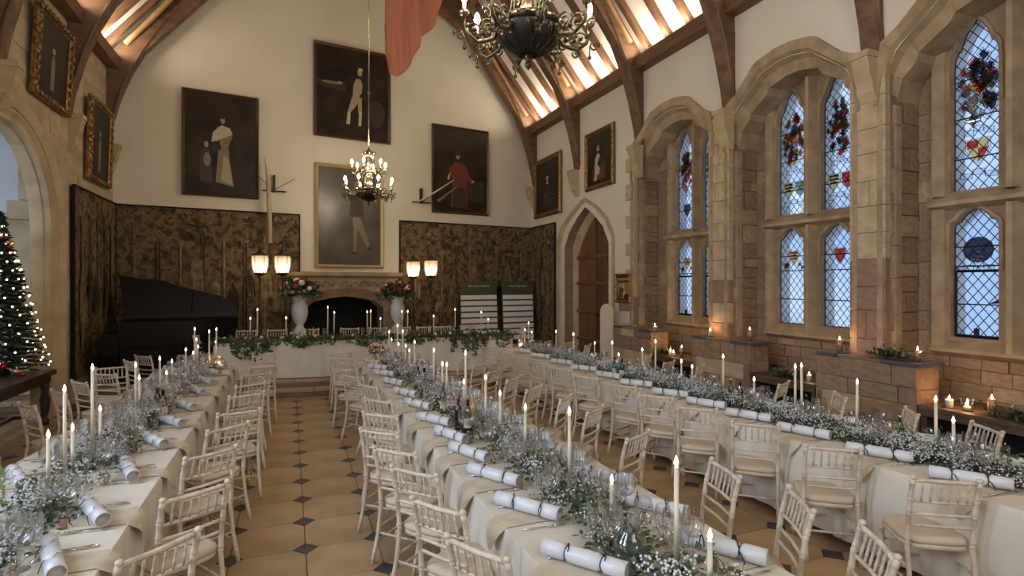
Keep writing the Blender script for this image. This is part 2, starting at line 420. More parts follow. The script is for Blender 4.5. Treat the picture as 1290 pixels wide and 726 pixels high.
# outer skin behind the window recesses (with openings for the lights)
def light_outline(y0, y1, zb, zs, zt, cusp=True):
    c = (y0+y1)/2; h = (y1-y0)/2
    k = (zt-zs)
    pts = [(1, zs), (.97, zs+.25*k), (.80, zs+.42*k), (.72, zs+.40*k), (.62, zs+.58*k), (.38, zs+.80*k), (.16, zs+.90*k)]
    r = [(c+h*f, z) for f, z in pts]; l = [(c-h*f, z) for f, z in reversed(pts)]
    return [(y0, zb), (y1, zb)]+r+[(c, zt)]+l
LOW = (1.54, 2.86, 3.13); UP = (3.35, 4.86, 5.44)
XG = 7.70
back = MB(); bh = []
LIGHTS = []
for c, h in WIN:
    ls = []
    for y0, y1 in ((c+.05, c+.57), (c-.78, c-.26)):
        pass
LY = [((9.22, 9.76), (8.40, 8.93)), ((6.56, 7.09), (5.73, 6.25)), ((3.91, 4.42), (3.08, 3.59))]
for pr in LY:
    for y0, y1 in pr:
        for zz in (LOW, UP): bh.append(light_outline(y0, y1, *zz)); LIGHTS.append((y0, y1, zz))
x_prism(back, [(-4.2, 0), (16.75, 0), (16.75, ZP+.1), (-4.2, ZP+.1)], XG, XG+.30, bh, 0, 1)
P('outer_skin', back, ['mortar', 'carved_stone'], wall_r)
STM = ['stone', 'stone', 'stone', 'stone', 'carved_stone', 'red_stone']
# stones of the recess backs and their reveals
for wi, (c, h) in enumerate(WIN):
    pr = LY[wi]; ys = [y for q in pr for y in q]; f0, f1 = min(ys)-.13, max(ys)+.13
    # back wall: local u runs along -Y (normal must face -X): ang=-90deg -> normal=(-1,0)
    def sk(uc, zc, l, hh, f0=f0, f1=f1):
        y = -uc
        return zc-hh/2 > 1.30 and (y-l/2 < f1 and y+l/2 > f0)
    masonry(wall_r, (XG, 0), -pi/2, -(c+h), -f1, 1.3, 5.35, STM, proud=.03)
    masonry(wall_r, (XG, 0), -pi/2, -f0, -(c-h), 1.3, 5.35, STM, proud=.03)
    masonry(wall_r, (XG, 0), -pi/2, -(c+h), -(c-h), .82, 1.3, STM, hr=(.15, .19), lr=(.25, .5), proud=.05)
    # far reveal faces -Y: ang=0 -> normal (0,-1)
    masonry(wall_r, (0, c+h), 0, XR+.03, XG-.02, .82, 4.62, STM, proud=.025, hr=(.16, .36), lr=(.2, .6))
    masonry(wall_r, (0, c-h), pi, -(XG-.02), -(XR+.03), .82, 4.4, ['stone', 'ashlar'], proud=.02, lr=(.28, .5))
# piers and jambs of pale ashlar on the room face
def pier(y0, y1, z0, z1, first='red_stone'):
    z = z0; k = 0
    while z < z1-.02:
        hgt = min(random.uniform(.30, .42), z1-z)
        if z1-z-hgt < .12: hgt = z1-z
        m = 'red_stone' if z < 1.5 or abs(z-1.95) < .22 else 'ashlar'
        parts = [(y0, y1)] if y1-y0 < .62 and random.random() < .75 else [(y0, (y0+y1)/2+random.uniform(-.08, .08))]
        if len(parts) == 1 and parts[0][1] != y1: parts.append((parts[0][1], y1))
        for a0, a1 in parts:
            ob('pier_stone', unit_block(m), wall_r, (XR-.01, (a0+a1)/2, z+hgt/2), (0, 0, -pi/2), (a1-a0-.008, .09, hgt-.008))
        z += hgt
pier(7.50, 8.01, .0, 5.15); pier(4.79, 5.28, .0, 5.15); pier(2.05, 2.53, 0, 5.15)
# quoins left of the first window, alternately long and short, toothed into the plaster
z = 0; k = 0
while z < 4.72:
    hgt = random.uniform(.26, .36); ln = .34 if k % 2 else .17
    if z < 1.6: ln += random.choice((.0, .28))
    ob('quoin', unit_block('red_stone' if z < 1.6 and k % 3 else 'ashlar'), wall_r, (XR-.005, 10.35+ln/2, z+hgt/2), (0, 0, -pi/2), (ln, .08, hgt-.01))
    z += hgt; k += 1
# voussoirs of the polygonal arches: from an outer outline on the wall face to an inner one set deeper
def ring(parent, outer, inner, xo, xi, xb, name, m, split=2, fr=(.38, .62)):
    for i in range(len(outer)-1):
        for s_ in range(split):
            t0, t1 = s_/split, (s_+1)/split
            lp = lambda A, B, t: (A[0]+(B[0]-A[0])*t, A[1]+(B[1]-A[1])*t)
            o0, o1 = lp(outer[i], outer[i+1], t0+.006), lp(outer[i], outer[i+1], t1-.006)
            i0, i1 = lp(inner[i], inner[i+1], t0+.006), lp(inner[i], inner[i+1], t1-.006)
            m0, m1 = lp(o0, i0, fr[0]), lp(o1, i1, fr[0]); n0, n1 = lp(o0, i0, fr[1]), lp(o1, i1, fr[1])
            vs = [(xo, *o0), (xo, *o1), (xo, *m0), (xo, *m1), (xo+(xi-xo)*.75, *n0), (xo+(xi-xo)*.75, *n1), (xi, *i0), (xi, *i1), (xb, *i0), (xb, *i1), (xb, *o0), (xb, *o1)]
            fs = [(0, 1, 3, 2), (2, 3, 5, 4), (4, 5, 7, 6), (6, 7, 9, 8), (8, 9, 11, 10), (10, 11, 1, 0), (0, 2, 4, 6, 8, 10), (1, 11, 9, 7, 5, 3)]
            P(name, MB().add(vs, fs), m, parent)
def half_open(outline):   # drop the bottom edge: start at bottom far side and go over the head to the near side
    return outline[1:]+outline[:1]
for wi, (c, h) in enumerate(WIN):
    inner = [(c+h*f, z) for f, z in HEAD_I1]+[(c-h*f, z) for f, z in reversed(HEAD_I1)]
    sc_ = (h+.14)/h
    outer = [(c+h*sc_*f, z) for f, z in HEAD_O2]+[(c-h*sc_*f, z) for f, z in reversed(HEAD_O2)]
    ring(wall_r, outer, inner, XR-.07, XR+.16, XG-.02, 'arch_stone', 'carved_stone', 1)
    ZJ = 1.28
    for s_ in (1, -1):
        zz = ZJ
        while zz < 4.49:
            hh = min(random.uniform(.4, .6), 4.5-zz)
            if 4.5-zz-hh < .15: hh = 4.5-zz
            y0 = c+s_*h; mb = MB()
            poly = [(XR-.06, y0+s_*.10), (XR-.06, y0+s_*.03), (XR+.12, y0-s_*.03), (XR+.22, y0-s_*.03), (XR+.22, y0+s_*.10)]
            n = 5; mb.add([(x, y, zz+.005) for x, y in poly]+[(x, y, zz+hh-.005) for x, y in poly], [tuple(range(n)), tuple(range(2*n-1, n-1, -1))]+[(i, (i+1) % n, (i+1) % n+n, i+n) for i in range(n)])
            P('jamb_stone', mb, 'carved_stone', wall_r); zz += hh
# door surround: splayed stones
oo = [(DOOR[0]+1.50*f, z) for f, z in [(1, .27), (1, 1.2), (1, 2.2), (1, 3.45), (.80, 3.86), (.42, 4.16), (.02, 4.42)]]
oo += [(DOOR[0]-1.42*f, z) for f, z in reversed([(1, .27), (1, 1.2), (1, 2.2), (1, 3.35), (.80, 3.80), (.42, 4.16), (.02, 4.42)])]
ii_ = [(DOOR[0]+f*.98, z) for f, z in [(1, .27), (1, 1.2), (1, 2.2), (1, 2.95), (.74, 3.38), (.32, 3.78), (.02, 3.95)]]
ii_ += [(DOOR[0]-f*1.10, z) for f, z in reversed([(1, .27), (1, 1.2), (1, 2.2), (1, 2.95), (.74, 3.38), (.32, 3.78), (.02, 3.95)])]
ring(wall_r, oo, ii_, XR-.06, XR+.32, XR+.4, 'door_surround_stone', 'ashlar', 1, (.16, .5))
door = thing('door_1', 'pair of tall arched oak doors in the stone surround', None, (XR+.36, DOOR[0], .27), kind='structure'); 
dh = [(1.0, 2.33), (.97, 2.78), (.72, 3.11), (.66, 3.25), (.30, 3.53), (.02, 3.71)]
for s_ in (1, -1):
    leaf = thing('door_leaf', None, None); leaf.parent = door
    n = 4; W_ = 1.04/n
    def top(u):
        pts = [(f*1.08, z) for f, z in dh]
        for (a0, z0), (a1, z1) in zip(pts, pts[1:]):
            if a1 <= u <= a0: return z0+(z1-z0)*(a0-u)/(a0-a1+1e-9)
        return pts[0][1]+.3 if u > pts[0][0] else pts[-1][1]
    for k in range(n):
        u0, u1 = k*W_+.006, (k+1)*W_-.006
        us = [u0+(u1-u0)*q/4 for q in range(5)]
        poly = [(s_*u0, 0), (s_*u1, 0)]+[(s_*u, min(top(u), 3.9)) for u in reversed(us)]
        mb = MB(); x_prism(mb, poly, -.01+.008*(k % 2), .06); P('plank', mb, 'door_oak', leaf)
    for zz in (.45, 1.2, 1.95, 2.65):
        P('rail', MB().cbox(1.0, .05, .09, .012, T=TL(0, 0, 0)), 'door_oak', leaf, loc=(-.035, s_*.52, zz), rot=(0, 0, -pi/2))
    for zz in (.15,):
        P('kick_plate', MB().cbox(1.0, .03, .16, .01), 'door_oak', leaf, loc=(-.03, s_*.52, zz), rot=(0, 0, -pi/2))
P('meeting_stile', MB().box(-.07, .0, -.05, .05, 0, 3.66), 'oak', door)
P('door_ring', MB().lathe([(.05, -.01), (.065, 0), (.05, .01)], 12, cap=False), 'iron', door, loc=(-.09, -.14, 1.15), rot=(0, pi/2, 0))

# ---- windows: frame, lead lattice, painted glass
def tri_shield(cx, cz, w_, h_):
    return [(cx-w_, cz+h_*.6), (cx+w_, cz+h_*.6), (cx+w_, cz-h_*.05), (cx+w_*.75, cz-h_*.4), (cx+w_*.4, cz-h_*.75), (cx, cz-h_), (cx-w_*.4, cz-h_*.75), (cx-w_*.75, cz-h_*.4), (cx-w_, cz-h_*.05)]
GM = ['lead', 'g_red', 'g_blue', 'g_gold', 'g_white', 'g_black', 'g_green']
def gpoly(mb, poly, mi, x):
    if mi == 0:
        n = len(poly)
        for i in range(n): mb.tube([(x-.003, *poly[i]), (x-.003, *poly[(i+1) % n])], .0035, 3, mi=0, smooth=False)
        return
    vs = [(x, y, z) for y, z in poly]; mb.add(vs, [tuple(range(len(poly)))], mi)
def shield(mb, cx, cz, w_, h_, cols, kind):
    gpoly(mb, tri_shield(cx, cz, w_*1.1, h_*1.09), 0, -.012)
    S = tri_shield(cx, cz, w_, h_)
    if kind == 'quarter':
        gpoly(mb, [(cx, cz+h_*.6), (cx+w_, cz+h_*.6), (cx+w_, cz), (cx, cz)], cols[0], -.014)
        gpoly(mb, [(cx-w_, cz+h_*.6), (cx, cz+h_*.6), (cx, cz), (cx-w_, cz)], cols[1], -.014)
        gpoly(mb, [(cx, cz), (cx+w_, cz), (cx+w_*.75, cz-h_*.4), (cx+w_*.4, cz-h_*.75), (cx, cz-h_)], cols[1], -.014)
        gpoly(mb, [(cx-w_, cz), (cx, cz), (cx, cz-h_), (cx-w_*.4, cz-h_*.75), (cx-w_*.75, cz-h_*.4)], cols[0], -.014)
        for a_, b_ in ((.5, .3), (-.5, -.3)): gpoly(mb, [(cx+w_*a_+.02*cos(t), cz+h_*b_+.02*sin(t)) for t in (0, 1.2, 2.4, 3.6, 4.8)], cols[1], -.016)
    elif kind == 'bars':
        gpoly(mb, S, cols[0], -.014)
        for q in (.35, .0, -.35):
            ww = w_*(.85 if q > -.2 else .6)
            gpoly(mb, [(cx-ww, cz+h_*q+.02), (cx-ww*.3, cz+h_*q+.035), (cx+ww*.4, cz+h_*q+.02), (cx+ww, cz+h_*q+.03), (cx+ww*.9, cz+h_*q-.01), (cx, cz+h_*q-.004), (cx-ww, cz+h_*q-.012)], cols[1], -.016)
    else:
        gpoly(mb, S, cols[0], -.014)
        gpoly(mb, [(cx-w_*.9, cz+h_*.1), (cx, cz+h_*.45), (cx+w_*.9, cz+h_*.1), (cx+w_*.9, cz-h_*.15), (cx, cz+h_*.18), (cx-w_*.9, cz-h_*.15)], cols[1], -.016)
def scroll(mb, cx, cz, w_, n=3):
    for k in range(n):
        x0 = cx-w_+2*w_*k/n; o = .02*((k % 2)*2-1)
        gpoly(mb, [(x0-.006, cz-.04+o), (x0+2*w_/n-.012, cz-.03+o), (x0+2*w_/n-.012, cz+.035+o), (x0-.006, cz+.03+o)], 0, -.012)
        gpoly(mb, [(x0, cz-.032+o), (x0+2*w_/n-.02, cz-.024+o), (x0+2*w_/n-.02, cz+.028+o), (x0, cz+.022+o)], 4, -.014)
def mantling(mb, cx, cz, w_, h_, seed, cols):
    rr = random.Random(seed)
    for k in range(36):
        for s_ in (1, -1):
            u = rr.uniform(.08, 1)*w_; v = rr.uniform(-1, 1)*h_
            if (u/w_)**2+(v/h_)**2 > 1: continue
            r0 = rr.uniform(.026, .055); a0 = rr.uniform(0, 6)
            pts = [(cx+s_*(u+r0*(1+.5*sin(2*t+a0))*cos(t)), cz+v+r0*(1+.4*cos(3*t))*sin(t)*1.2) for t in [2*pi*q/7 for q in range(7)]]
            big = [(cx+s_*u+(p-cx-s_*u)*1.3, cz+v+(q-cz-v)*1.3) for p, q in pts]
            gpoly(mb, big, 0, -.015-.0002*k); gpoly(mb, pts, cols[k % len(cols)], -.0165-.0002*k)
    gpoly(mb, [(cx+.06*cos(t), cz+.06*sin(t)+h_*.45) for t in [2*pi*q/8 for q in range(8)]], 2, -.024)
def clip_line(poly, p, d):
    """parts of the line p+t*d inside a polygon"""
    ts = []
    n = len(poly)
    for i in range(n):
        a_, b_ = poly[i], poly[(i+1) % n]
        ex, ez = b_[0]-a_[0], b_[1]-a_[1]; det = d[0]*ez-d[1]*ex
        if abs(det) < 1e-9: continue
        t = ((a_[0]-p[0])*ez-(a_[1]-p[1])*ex)/det
        s = ((a_[0]-p[0])*d[1]-(a_[1]-p[1])*d[0])/det
        if 0 <= s < 1: ts.append(t)
    ts.sort(); return [(ts[i], ts[i+1]) for i in range(0, len(ts)-1, 2)]
def lattice(poly, zs_bars, y0, y1):
    mb = MB(); st = .115
    cz = poly[0][1]
    for sgn in (1, -1):
        for k in range(-30, 60):
            p = ((y0+y1)/2, cz+k*st*1.25); d = (1, 1.25*sgn)
            for t0, t1 in clip_line(poly, p, d):
                if t1-t0 < .01: continue
                q0 = (0, p[0]+d[0]*t0, p[1]+d[1]*t0); q1 = (0, p[0]+d[0]*t1, p[1]+d[1]*t1)
                mb.tube([q0, q1], .0052, 4, smooth=False)
    for zb in zs_bars:
        for t0, t1 in clip_line(poly, (y0, zb), (1, 0)):
            mb.tube([(-.01, y0+t0, zb), (-.01, y0+t1, zb)], .008, 4, smooth=False)
    n = len(poly)
    for i in range(n):
        mb.tube([(0, *poly[i]), (0, *poly[(i+1) % n])], .009, 4, smooth=False)
    return mb
for wi, (c, h) in enumerate(WIN):
    win = thing('window_%d' % (wi+1), None, None, (XG, 0, 0), kind='structure')
    ys = [y for q in LY[wi] for y in q]; f0, f1 = min(ys)-.13, max(ys)+.13; cm = (LY[wi][0][0]+LY[wi][1][1])/2
    P('transom', MB().add([(-.16, f0-.05, 3.17), (-.16, f1+.05, 3.17), (-.16, f0-.05, 3.22), (-.16, f1+.05, 3.22), (0, f0-.05, 3.32), (0, f1+.05, 3.32), (0, f0-.05, 3.12), (0, f1+.05, 3.12)], [(0, 1, 3, 2), (2, 3, 5, 4), (0, 6, 7, 1), (0, 2, 4, 6), (1, 7, 5, 3)]), 'carved_stone', win)
    P('window_sill', MB().add([(-.13, f0-.04, 1.36), (-.13, f1+.04, 1.36), (-.13, f0-.04, 1.40), (-.13, f1+.04, 1.40), (.05, f0-.04, 1.53), (.05, f1+.04, 1.53), (0, f0-.04, 1.30), (0, f1+.04, 1.30)], [(0, 1, 3, 2), (2, 3, 5, 4), (0, 6, 7, 1), (0, 2, 4, 6), (1, 7, 5, 3)]), 'carved_stone', win)
    for za, zb in ((1.40, 3.14), (3.30, 5.5)):
        P('mullion', MB().add([(x, cm+y, z) for z in (za, zb) for x, y in ((0, .09), (-.09, .045), (-.12, .03), (-.12, -.03), (-.09, -.045), (0, -.09))], [(i, i+1, i+7, i+6) for i in range(5)]), 'carved_stone', win)
        for s_, yy in ((1, f1), (-1, f0)):
            P('window_jamb', MB().add([(x, yy+s_*y, z) for z in (za, zb) for x, y in ((0, -.11), (-.05, -.09), (-.10, -.02), (-.10, .03), (0, .05))], [(i, i+1, i+6, i+5) for i in range(4)]), 'carved_stone', win)
    # stone above the heads
    masonry(win, (0, 0), -pi/2, -(f1-.0), -(f0), 5.46, 5.5, ['carved_stone'], hr=(.05, .06), lr=(.4, .7))
    for li, (y0, y1, zz) in enumerate([L_ for L_ in LIGHTS if L_[0] in [q[0] for q in LY[wi]]]):
        outl = light_outline(y0, y1, *zz); up = zz is UP; yc = (y0+y1)/2
        P('glass_pane', MB().add([(.0, y, z) for y, z in outl], [tuple(range(len(outl)))]), 'window_glass', win, loc=(.11, 0, 0))
        P('lead_lattice', lattice(outl, ([3.75, 4.25, 4.72] if up else [1.95, 2.42, 2.66]), y0, y1), 'lead', win, loc=(.09, 0, 0), kind='stuff')
        # hood moulding of the light
        hp = [p for p in outl[2:]]
        mb = MB(); mb.tube([(-.0, y, z) for y, z in [(hp[0][0]+.035, hp[0][1]-.5)]+[((y-yc)*1.12+yc, z+.035) for y, z in hp]+[(hp[-1][0]-.035, hp[-1][1]-.5)]], .028, 5)
        P('cusped_moulding', mb, 'carved_stone', win)
        hb = MB()
        if up:
            mantling(hb, yc, 4.60, .20, .42, wi*10+li, [[1, 4, 1, 5, 1, 3], [5, 1, 5, 4, 5], [1, 1, 3, 4, 5]][(2-wi+li) % 3])
            gpoly(hb, [(yc-.17+.02, 4.62), (yc+.17, 4.66), (yc+.16, 4.58), (yc-.15, 4.55)], 3, -.026)
            shield(hb, yc, 4.62, .085, .14, (3, 1), 'bars') if wi == 2 else shield(hb, yc-.02, 4.7, .07, .11, (1, 3), 'quarter')
            if wi == 1:
                shield(hb, yc+.10, 3.80, .095, .15, (3, 5), 'bars'); shield(hb, yc-.12, 3.80, .09, .15, (6, 3) if li < 2 else (1, 3), 'bars')
            elif wi == 2: shield(hb, yc, 3.86, .12, .17, (1, 3), 'quarter')
            else: shield(hb, yc, 3.78, .10, .16, (5, 3), 'bars')
            scroll(hb, yc, 4.08, .16); scroll(hb, yc, 3.55, .2)
        else:
            if wi == 2:
                gpoly(hb, [(yc+.17*cos(t), 2.62+.16*sin(t)) for t in [2*pi*q/12 for q in range(12)]], 5, -.012)
                for k in range(8): gpoly(hb, [(yc+.10*cos(k*.8)+.03*cos(t), 2.62+.09*sin(k*.8)+.025*sin(t)) for t in (0, 1.3, 2.6, 3.9, 5.2)], (4, 3, 4, 6)[k % 4], -.015-.0003*k)
                scroll(hb, yc, 2.42, .16)
            else:
                shield(hb, yc, 2.66, .09, .14, (3, 1) if li == 0 else (1, 4), 'bars' if li == 0 else 'chev')
                if li == 0:
                    shield(hb, yc+.14, 2.5, .05, .075, (3, 5), 'bars'); shield(hb, yc-.14, 2.5, .05, .075, (1, 4), 'quarter')
            if wi == 2 or li % 2 == 1 or wi == 0:
                # iron casement
                cs = MB()
                for a_, b_ in (((y0+.02, 1.56), (y1-.02, 1.56)), ((y1-.02, 1.56), (y1-.02, 2.36)), ((y1-.02, 2.36), (y0+.02, 2.36)), ((y0+.02, 2.36), (y0+.02, 1.56))):
                    cs.tube([(0, *a_), (0, *b_)], .017, 4, smooth=False)
                cas = P('casement', cs, 'iron', win, loc=(.08, 0, 0))
                P('window_catch', MB().box(-.04, .0, yc-.02, yc+.02, 1.56, 1.66), 'iron', cas)
                P('window_latch', MB().add([(-.02, y0+.03, 1.97), (-.02, y0+.13, 1.96), (-.02, y0+.03, 2.02)], [(0, 1, 2)]), 'iron', cas)
        P('painted_glass', hb, GM, win, loc=(.10, 0, 0))

# plinths with slate ledges, and wooden benches between them
def plinth(y0, y1, x0=6.75, x1=7.2, z1=1.26):
    t = thing('trim_1', None, None, (0, 0, 0), kind='structure')
    P('core', MB().box(x0+.05, XR+.05, y0+.04, y1-.04, 0, z1-.03), 'mortar', t)
    masonry(t, (x0+.04, 0), -pi/2, -y1, -y0, .0, z1-.03, ['ashlar', 'red_stone', 'stone'], hr=(.20, .30), lr=(.30, .75), proud=.03)
    masonry(t, (0, y0+.04), 0, x0+.02, x1, .0, z1-.03, ['stone', 'red_stone'], hr=(.2, .3), lr=(.25, .42), proud=.04)
    masonry(t, (0, y1-.04), pi, -x1, -x0-.02, .0, z1-.03, ['stone'], hr=(.2, .3), lr=(.25, .42), proud=.04)
    ob('ledge', unit_block('slate'), t, ((x0+XR+.1)/2, y0+.18, z1-.005), (0, 0, -pi/2), (.46, XR+.13-x0, .045))
    ob('coping_stone', unit_block('stone'), t, ((x0+XR+.1)/2+.02, (y0+.43+y1-.3)/2, z1-.012), (0, 0, -pi/2), (y1-y0-.74, XR+.07-x0, .035))
    ob('ledge', unit_block('slate'), t, ((x0+XR+.1)/2+.01, y1-.15, z1-.008), (0, 0, -pi/2), (.30, XR+.10-x0, .04))
    return t
for y0, y1 in ((9.35, 10.75), (6.77, 8.12), (4.24, 5.58)): plinth(y0, y1)
for y0, y1, nm in ((8.12, 9.35, 'far'), (5.58, 6.77, 'middle'), (1.6, 4.24, 'near')):
    b = thing('window_bench', 'dark wooden window bench in the %s bay' % nm, 'bench', (0, 0, 0), group='benches below the windows')
    for k in range(3):
        P('board', MB().cbox(y1-y0-.02, .27, .05, .006), 'bench_wood', b, loc=(6.90+k*.28, (y0+y1)/2, .775), rot=(0, 0, -pi/2))
    P('front_rail', MB().cbox(y1-y0-.02, .03, .07, .006), 'bench_wood', b, loc=(6.785, (y0+y1)/2, .715), rot=(0, 0, -pi/2))
    P('heater_grille', MB().box(6.98, 7.02, y0+.02, y1-.02, .03, .72), 'black_cloth', b)
    for yy in (y0+.06, y1-.06): P('bench_support', MB().box(6.80, 7.0, yy-.03, yy+.03, 0, .75), 'bench_wood', b)

# ---- far wall (slightly askew), gable to the ridge
AF = atan2(FK, 1)
wf = MB(); L0 = (XL-.6)/cos(AF); L1 = (XR+.8)/cos(AF); LM = XM/cos(AF)
def farloc(u, off, z): return (u*cos(AF)+off*sin(AF), FY+u*sin(AF)-off*cos(AF), z)
FX = (1.39, .72)     # fireplace: centre u, half width of the opening
fire_o = [(FX[0]-1.03, .27), (FX[0]+1.03, .27), (FX[0]+1.03, 1.55), (FX[0]+.8, 1.74), (FX[0]+.35, 1.84), (FX[0], 1.87), (FX[0]-.35, 1.84), (FX[0]-.8, 1.74), (FX[0]-1.03, 1.55)]
wf.prism([(L0, 0), (L1, 0), (L1, ZP+.1), (LM, ZR+.3), (L0, ZP+.1)], .6, 0, holes=[fire_o], mi_side=0)
wall_f = P('wall_far', wf, ['plaster'], loc=(0, FY, 0), rot=(0, 0, AF), kind='structure')
# fireplace
fp = thing('fireplace', 'carved stone fireplace with a wide dark arched opening', 'fireplace', (0, FY, 0), AF)
fp.location = (0, FY, 0)
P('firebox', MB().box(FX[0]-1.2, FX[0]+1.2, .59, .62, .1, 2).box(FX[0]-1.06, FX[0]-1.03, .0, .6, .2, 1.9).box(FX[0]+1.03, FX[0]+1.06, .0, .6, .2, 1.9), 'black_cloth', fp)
seg = [(-1.28, .27), (-1.28, 1.70), (-.95, 1.95), (-.42, 2.06), (0, 2.09), (.42, 2.06), (.95, 1.95), (1.28, 1.70), (1.28, .27)]
segi = [(-1.03, .27), (-1.03, 1.55), (-.8, 1.74), (-.35, 1.84), (0, 1.87), (.35, 1.84), (.8, 1.74), (1.03, 1.55), (1.03, .27)]
for i in range(8):
    o0, o1, i0, i1 = seg[i], seg[i+1], segi[i], segi[i+1]
    vs = [(FX[0]+o0[0], -.16, o0[1]), (FX[0]+o1[0], -.16, o1[1]), (FX[0]+i0[0], -.02, i0[1]), (FX[0]+i1[0], -.02, i1[1]), (FX[0]+i0[0], .1, i0[1]), (FX[0]+i1[0], .1, i1[1]), (FX[0]+o0[0], .1, o0[1]), (FX[0]+o1[0], .1, o1[1])]
    P('surround_stone', MB().add(vs, [(0, 1, 3, 2), (2, 3, 5, 4), (4, 5, 7, 6), (6, 7, 1, 0), (0, 2, 4, 6), (1, 7, 5, 3)]), 'carved_stone', fp)
fr = MB().box(FX[0]-1.34, FX[0]+1.34, -.12, .02, 1.66, 2.34)
P('frieze', MB().prism([(FX[0]-1.34, .27), (FX[0]-1.285, .27), (FX[0]-1.285, 1.70), (FX[0]-.95, 1.955), (FX[0]-.42, 2.065), (FX[0], 2.095), (FX[0]+.42, 2.065), (FX[0]+.95, 1.955), (FX[0]+1.285, 1.70), (FX[0]+1.285, .27), (FX[0]+1.34, .27), (FX[0]+1.34, 2.36), (FX[0]-1.34, 2.36)], .14, T=TL(0, -.13, 0)), 'carved_stone', fp)
for k in range(11):
    x = FX[0]-1.2+k*.24
    mb = MB().tube([(x-.1, -.15, 2.14), (x-.08, -.16, 2.24), (x, -.17, 2.30), (x+.08, -.16, 2.24), (x+.1, -.15, 2.14)], .022, 5)
    P('carved_arcade', mb, 'carved_stone', fp)
P('mantel_shelf', MB().add([(FX[0]+x, y, z) for x in (-1.5, 1.5) for y, z in ((.02, 2.36), (-.16, 2.36), (-.24, 2.42), (-.26, 2.42), (-.26, 2.50), (.02, 2.52))], [(0, 1, 2, 3, 4, 5), (11, 10, 9, 8, 7, 6)]+[(i, i+6, (i+1) % 6+6, (i+1) % 6) for i in range(6)]), 'carved_stone', fp)

# ---- left wall with the stone arch
AY, AH = 9.75, 1.47    # arch centre and half width
def lnd(yc, hw, zb, zs, rise, n=9, four=.55):
    """depressed pointed arch outline"""
    pts = []
    for k in range(n+1):
        a_ = pi/2*k/n
        pts.append((yc+hw*cos(a_), zs+rise*(sin(a_)**.95)))
    l = [(2*yc-y, z) for y, z in reversed(pts[:-1])]
    return [(yc-hw, zb), (yc+hw, zb)]+pts+l
hl = [lnd(AY, AH, .02, 3.0, 1.48)]
w2 = [[(y-.75, 2.0), (y+.75, 2.0), (y+.75, 4.9), (y, 5.5), (y-.75, 4.9)] for y in (1.0, 4.2)]  # assumed openings out of view, cut to let the added cool light in
wl = MB(); x_prism(wl, [(-4.2, 0), (15.6, 0), (15.6, ZP+.1), (-4.2, ZP+.1)], XL-.28, XL, hl+w2, 0, 1)
wall_l = P('wall_left', wl, ['ashlar', 'ashlar'], kind='structure')
for y in (1.0, 4.2):
    wn_ = thing('window_%d' % (4 if y == 1.0 else 5), None, None, (XL-.3, y, 0), kind='structure')  # assumed, unseen windows, added along with the cool light outside them
    P('mullion', MB().box(-.05, .05, -.05, .05, 2.0, 5.4), 'carved_stone', wn_)
    P('transom', MB().box(-.05, .05, -.75, .75, 3.4, 3.5), 'carved_stone', wn_)
# arch mouldings: voussoirs
def arc_pts(hw, rise, zs=3.0, n=9):
    pts = [(AY+hw, .27 if False else 0.02), (AY+hw, 1.0), (AY+hw, 2.0)]+[(AY+hw*cos(pi/2*k/n), zs+rise*(sin(pi/2*k/n)**.95)) for k in range(n+1)]
    return pts+[(2*AY-y, z) for y, z in reversed(pts[:-1])]
for a_, b_, x0, x1, nm in (((AH+.40, 1.86), (AH+.21, 1.67), XL+.10, XL+.04, 'hood_stone'), ((AH+.20, 1.66), (AH-.02, 1.46), XL+.06, XL-.10, 'arch_stone')):
    o_ = arc_pts(*a_); i_ = arc_pts(*b_)
    for k in range(len(o_)-1):
        if o_[k][0] < AY-.9 and k > 12 and False: continue
        O0, O1, I0, I1 = o_[k], o_[k+1], i_[k], i_[k+1]
        vs = [(x0-.03, *O0), (x0-.03, *O1), (x0, *[(O0[j]*2+I0[j])/3 for j in (0, 1)]), (x0, *[(O1[j]*2+I1[j])/3 for j in (0, 1)]), (x1, *I0), (x1, *I1), (XL-.27, *I0), (XL-.27, *I1), (XL-.27, *O0), (XL-.27, *O1)]
        P(nm, MB().add(vs, [(0, 2, 3, 1), (2, 4, 5, 3), (4, 6, 7, 5), (6, 8, 9, 7), (8, 0, 1, 9), (0, 8, 6, 4, 2), (1, 3, 5, 7, 9)]), 'ashlar', wall_l)
# ashlar courses on the left wall, clear of the arch
def skl(uc, zc, l, h_):
    d = abs(uc-AY); return d-l/2 < AH+.46 and zc-h_/2 < 3.0+1.95*sqrt(max(0, 1-(max(0, d-l/2)/(AH+.46))**2))+.05
masonry(wall_l, (XL, 0), pi/2, 7.0, 15.0, .02, ZP-.1, ['ashlar'], hr=(.4, .52), lr=(.7, 1.2), proud=.012, depth=.05, skip=skl)
# passage beyond the arch
pas = MB().box(-8, -7.9, 7.5, 13.4, 0, 5.2).box(-8, XL-.2, 13.3, 13.4, 0, 5.2).box(-8, XL-.2, 7.4, 7.5, 0, 5.2).box(-8, XL-.2, 7.5, 13.4, 5.2, 5.3)
wp = P('wall_passage', pas, 'passage_plaster', kind='structure')
P('pilaster', MB().box(-4.9, -4.2, 13.0, 13.31, 0, 3.4).box(-4.8, -4.2, 12.9, 13.31, 3.4, 3.75).box(-4.6, -4.2, 12.8, 13.31, 3.75, 4.6), 'ashlar', wp)
# unseen near gable wall, with an opening added for the fill light
wnr = MB(); wnr.prism([(XL-.6, 0), (XR+.8, 0), (XR+.8, ZP+.1), (XM, ZR+.3), (XL-.6, ZP+.1)], .3, holes=[[(XM-1.7, 3.4), (XM+1.7, 3.4), (XM+1.7, 7.2), (XM, 8.4), (XM-1.7, 7.2)]])
P('wall_near', wnr, 'plaster', loc=(0, -3.3, 0), kind='structure')

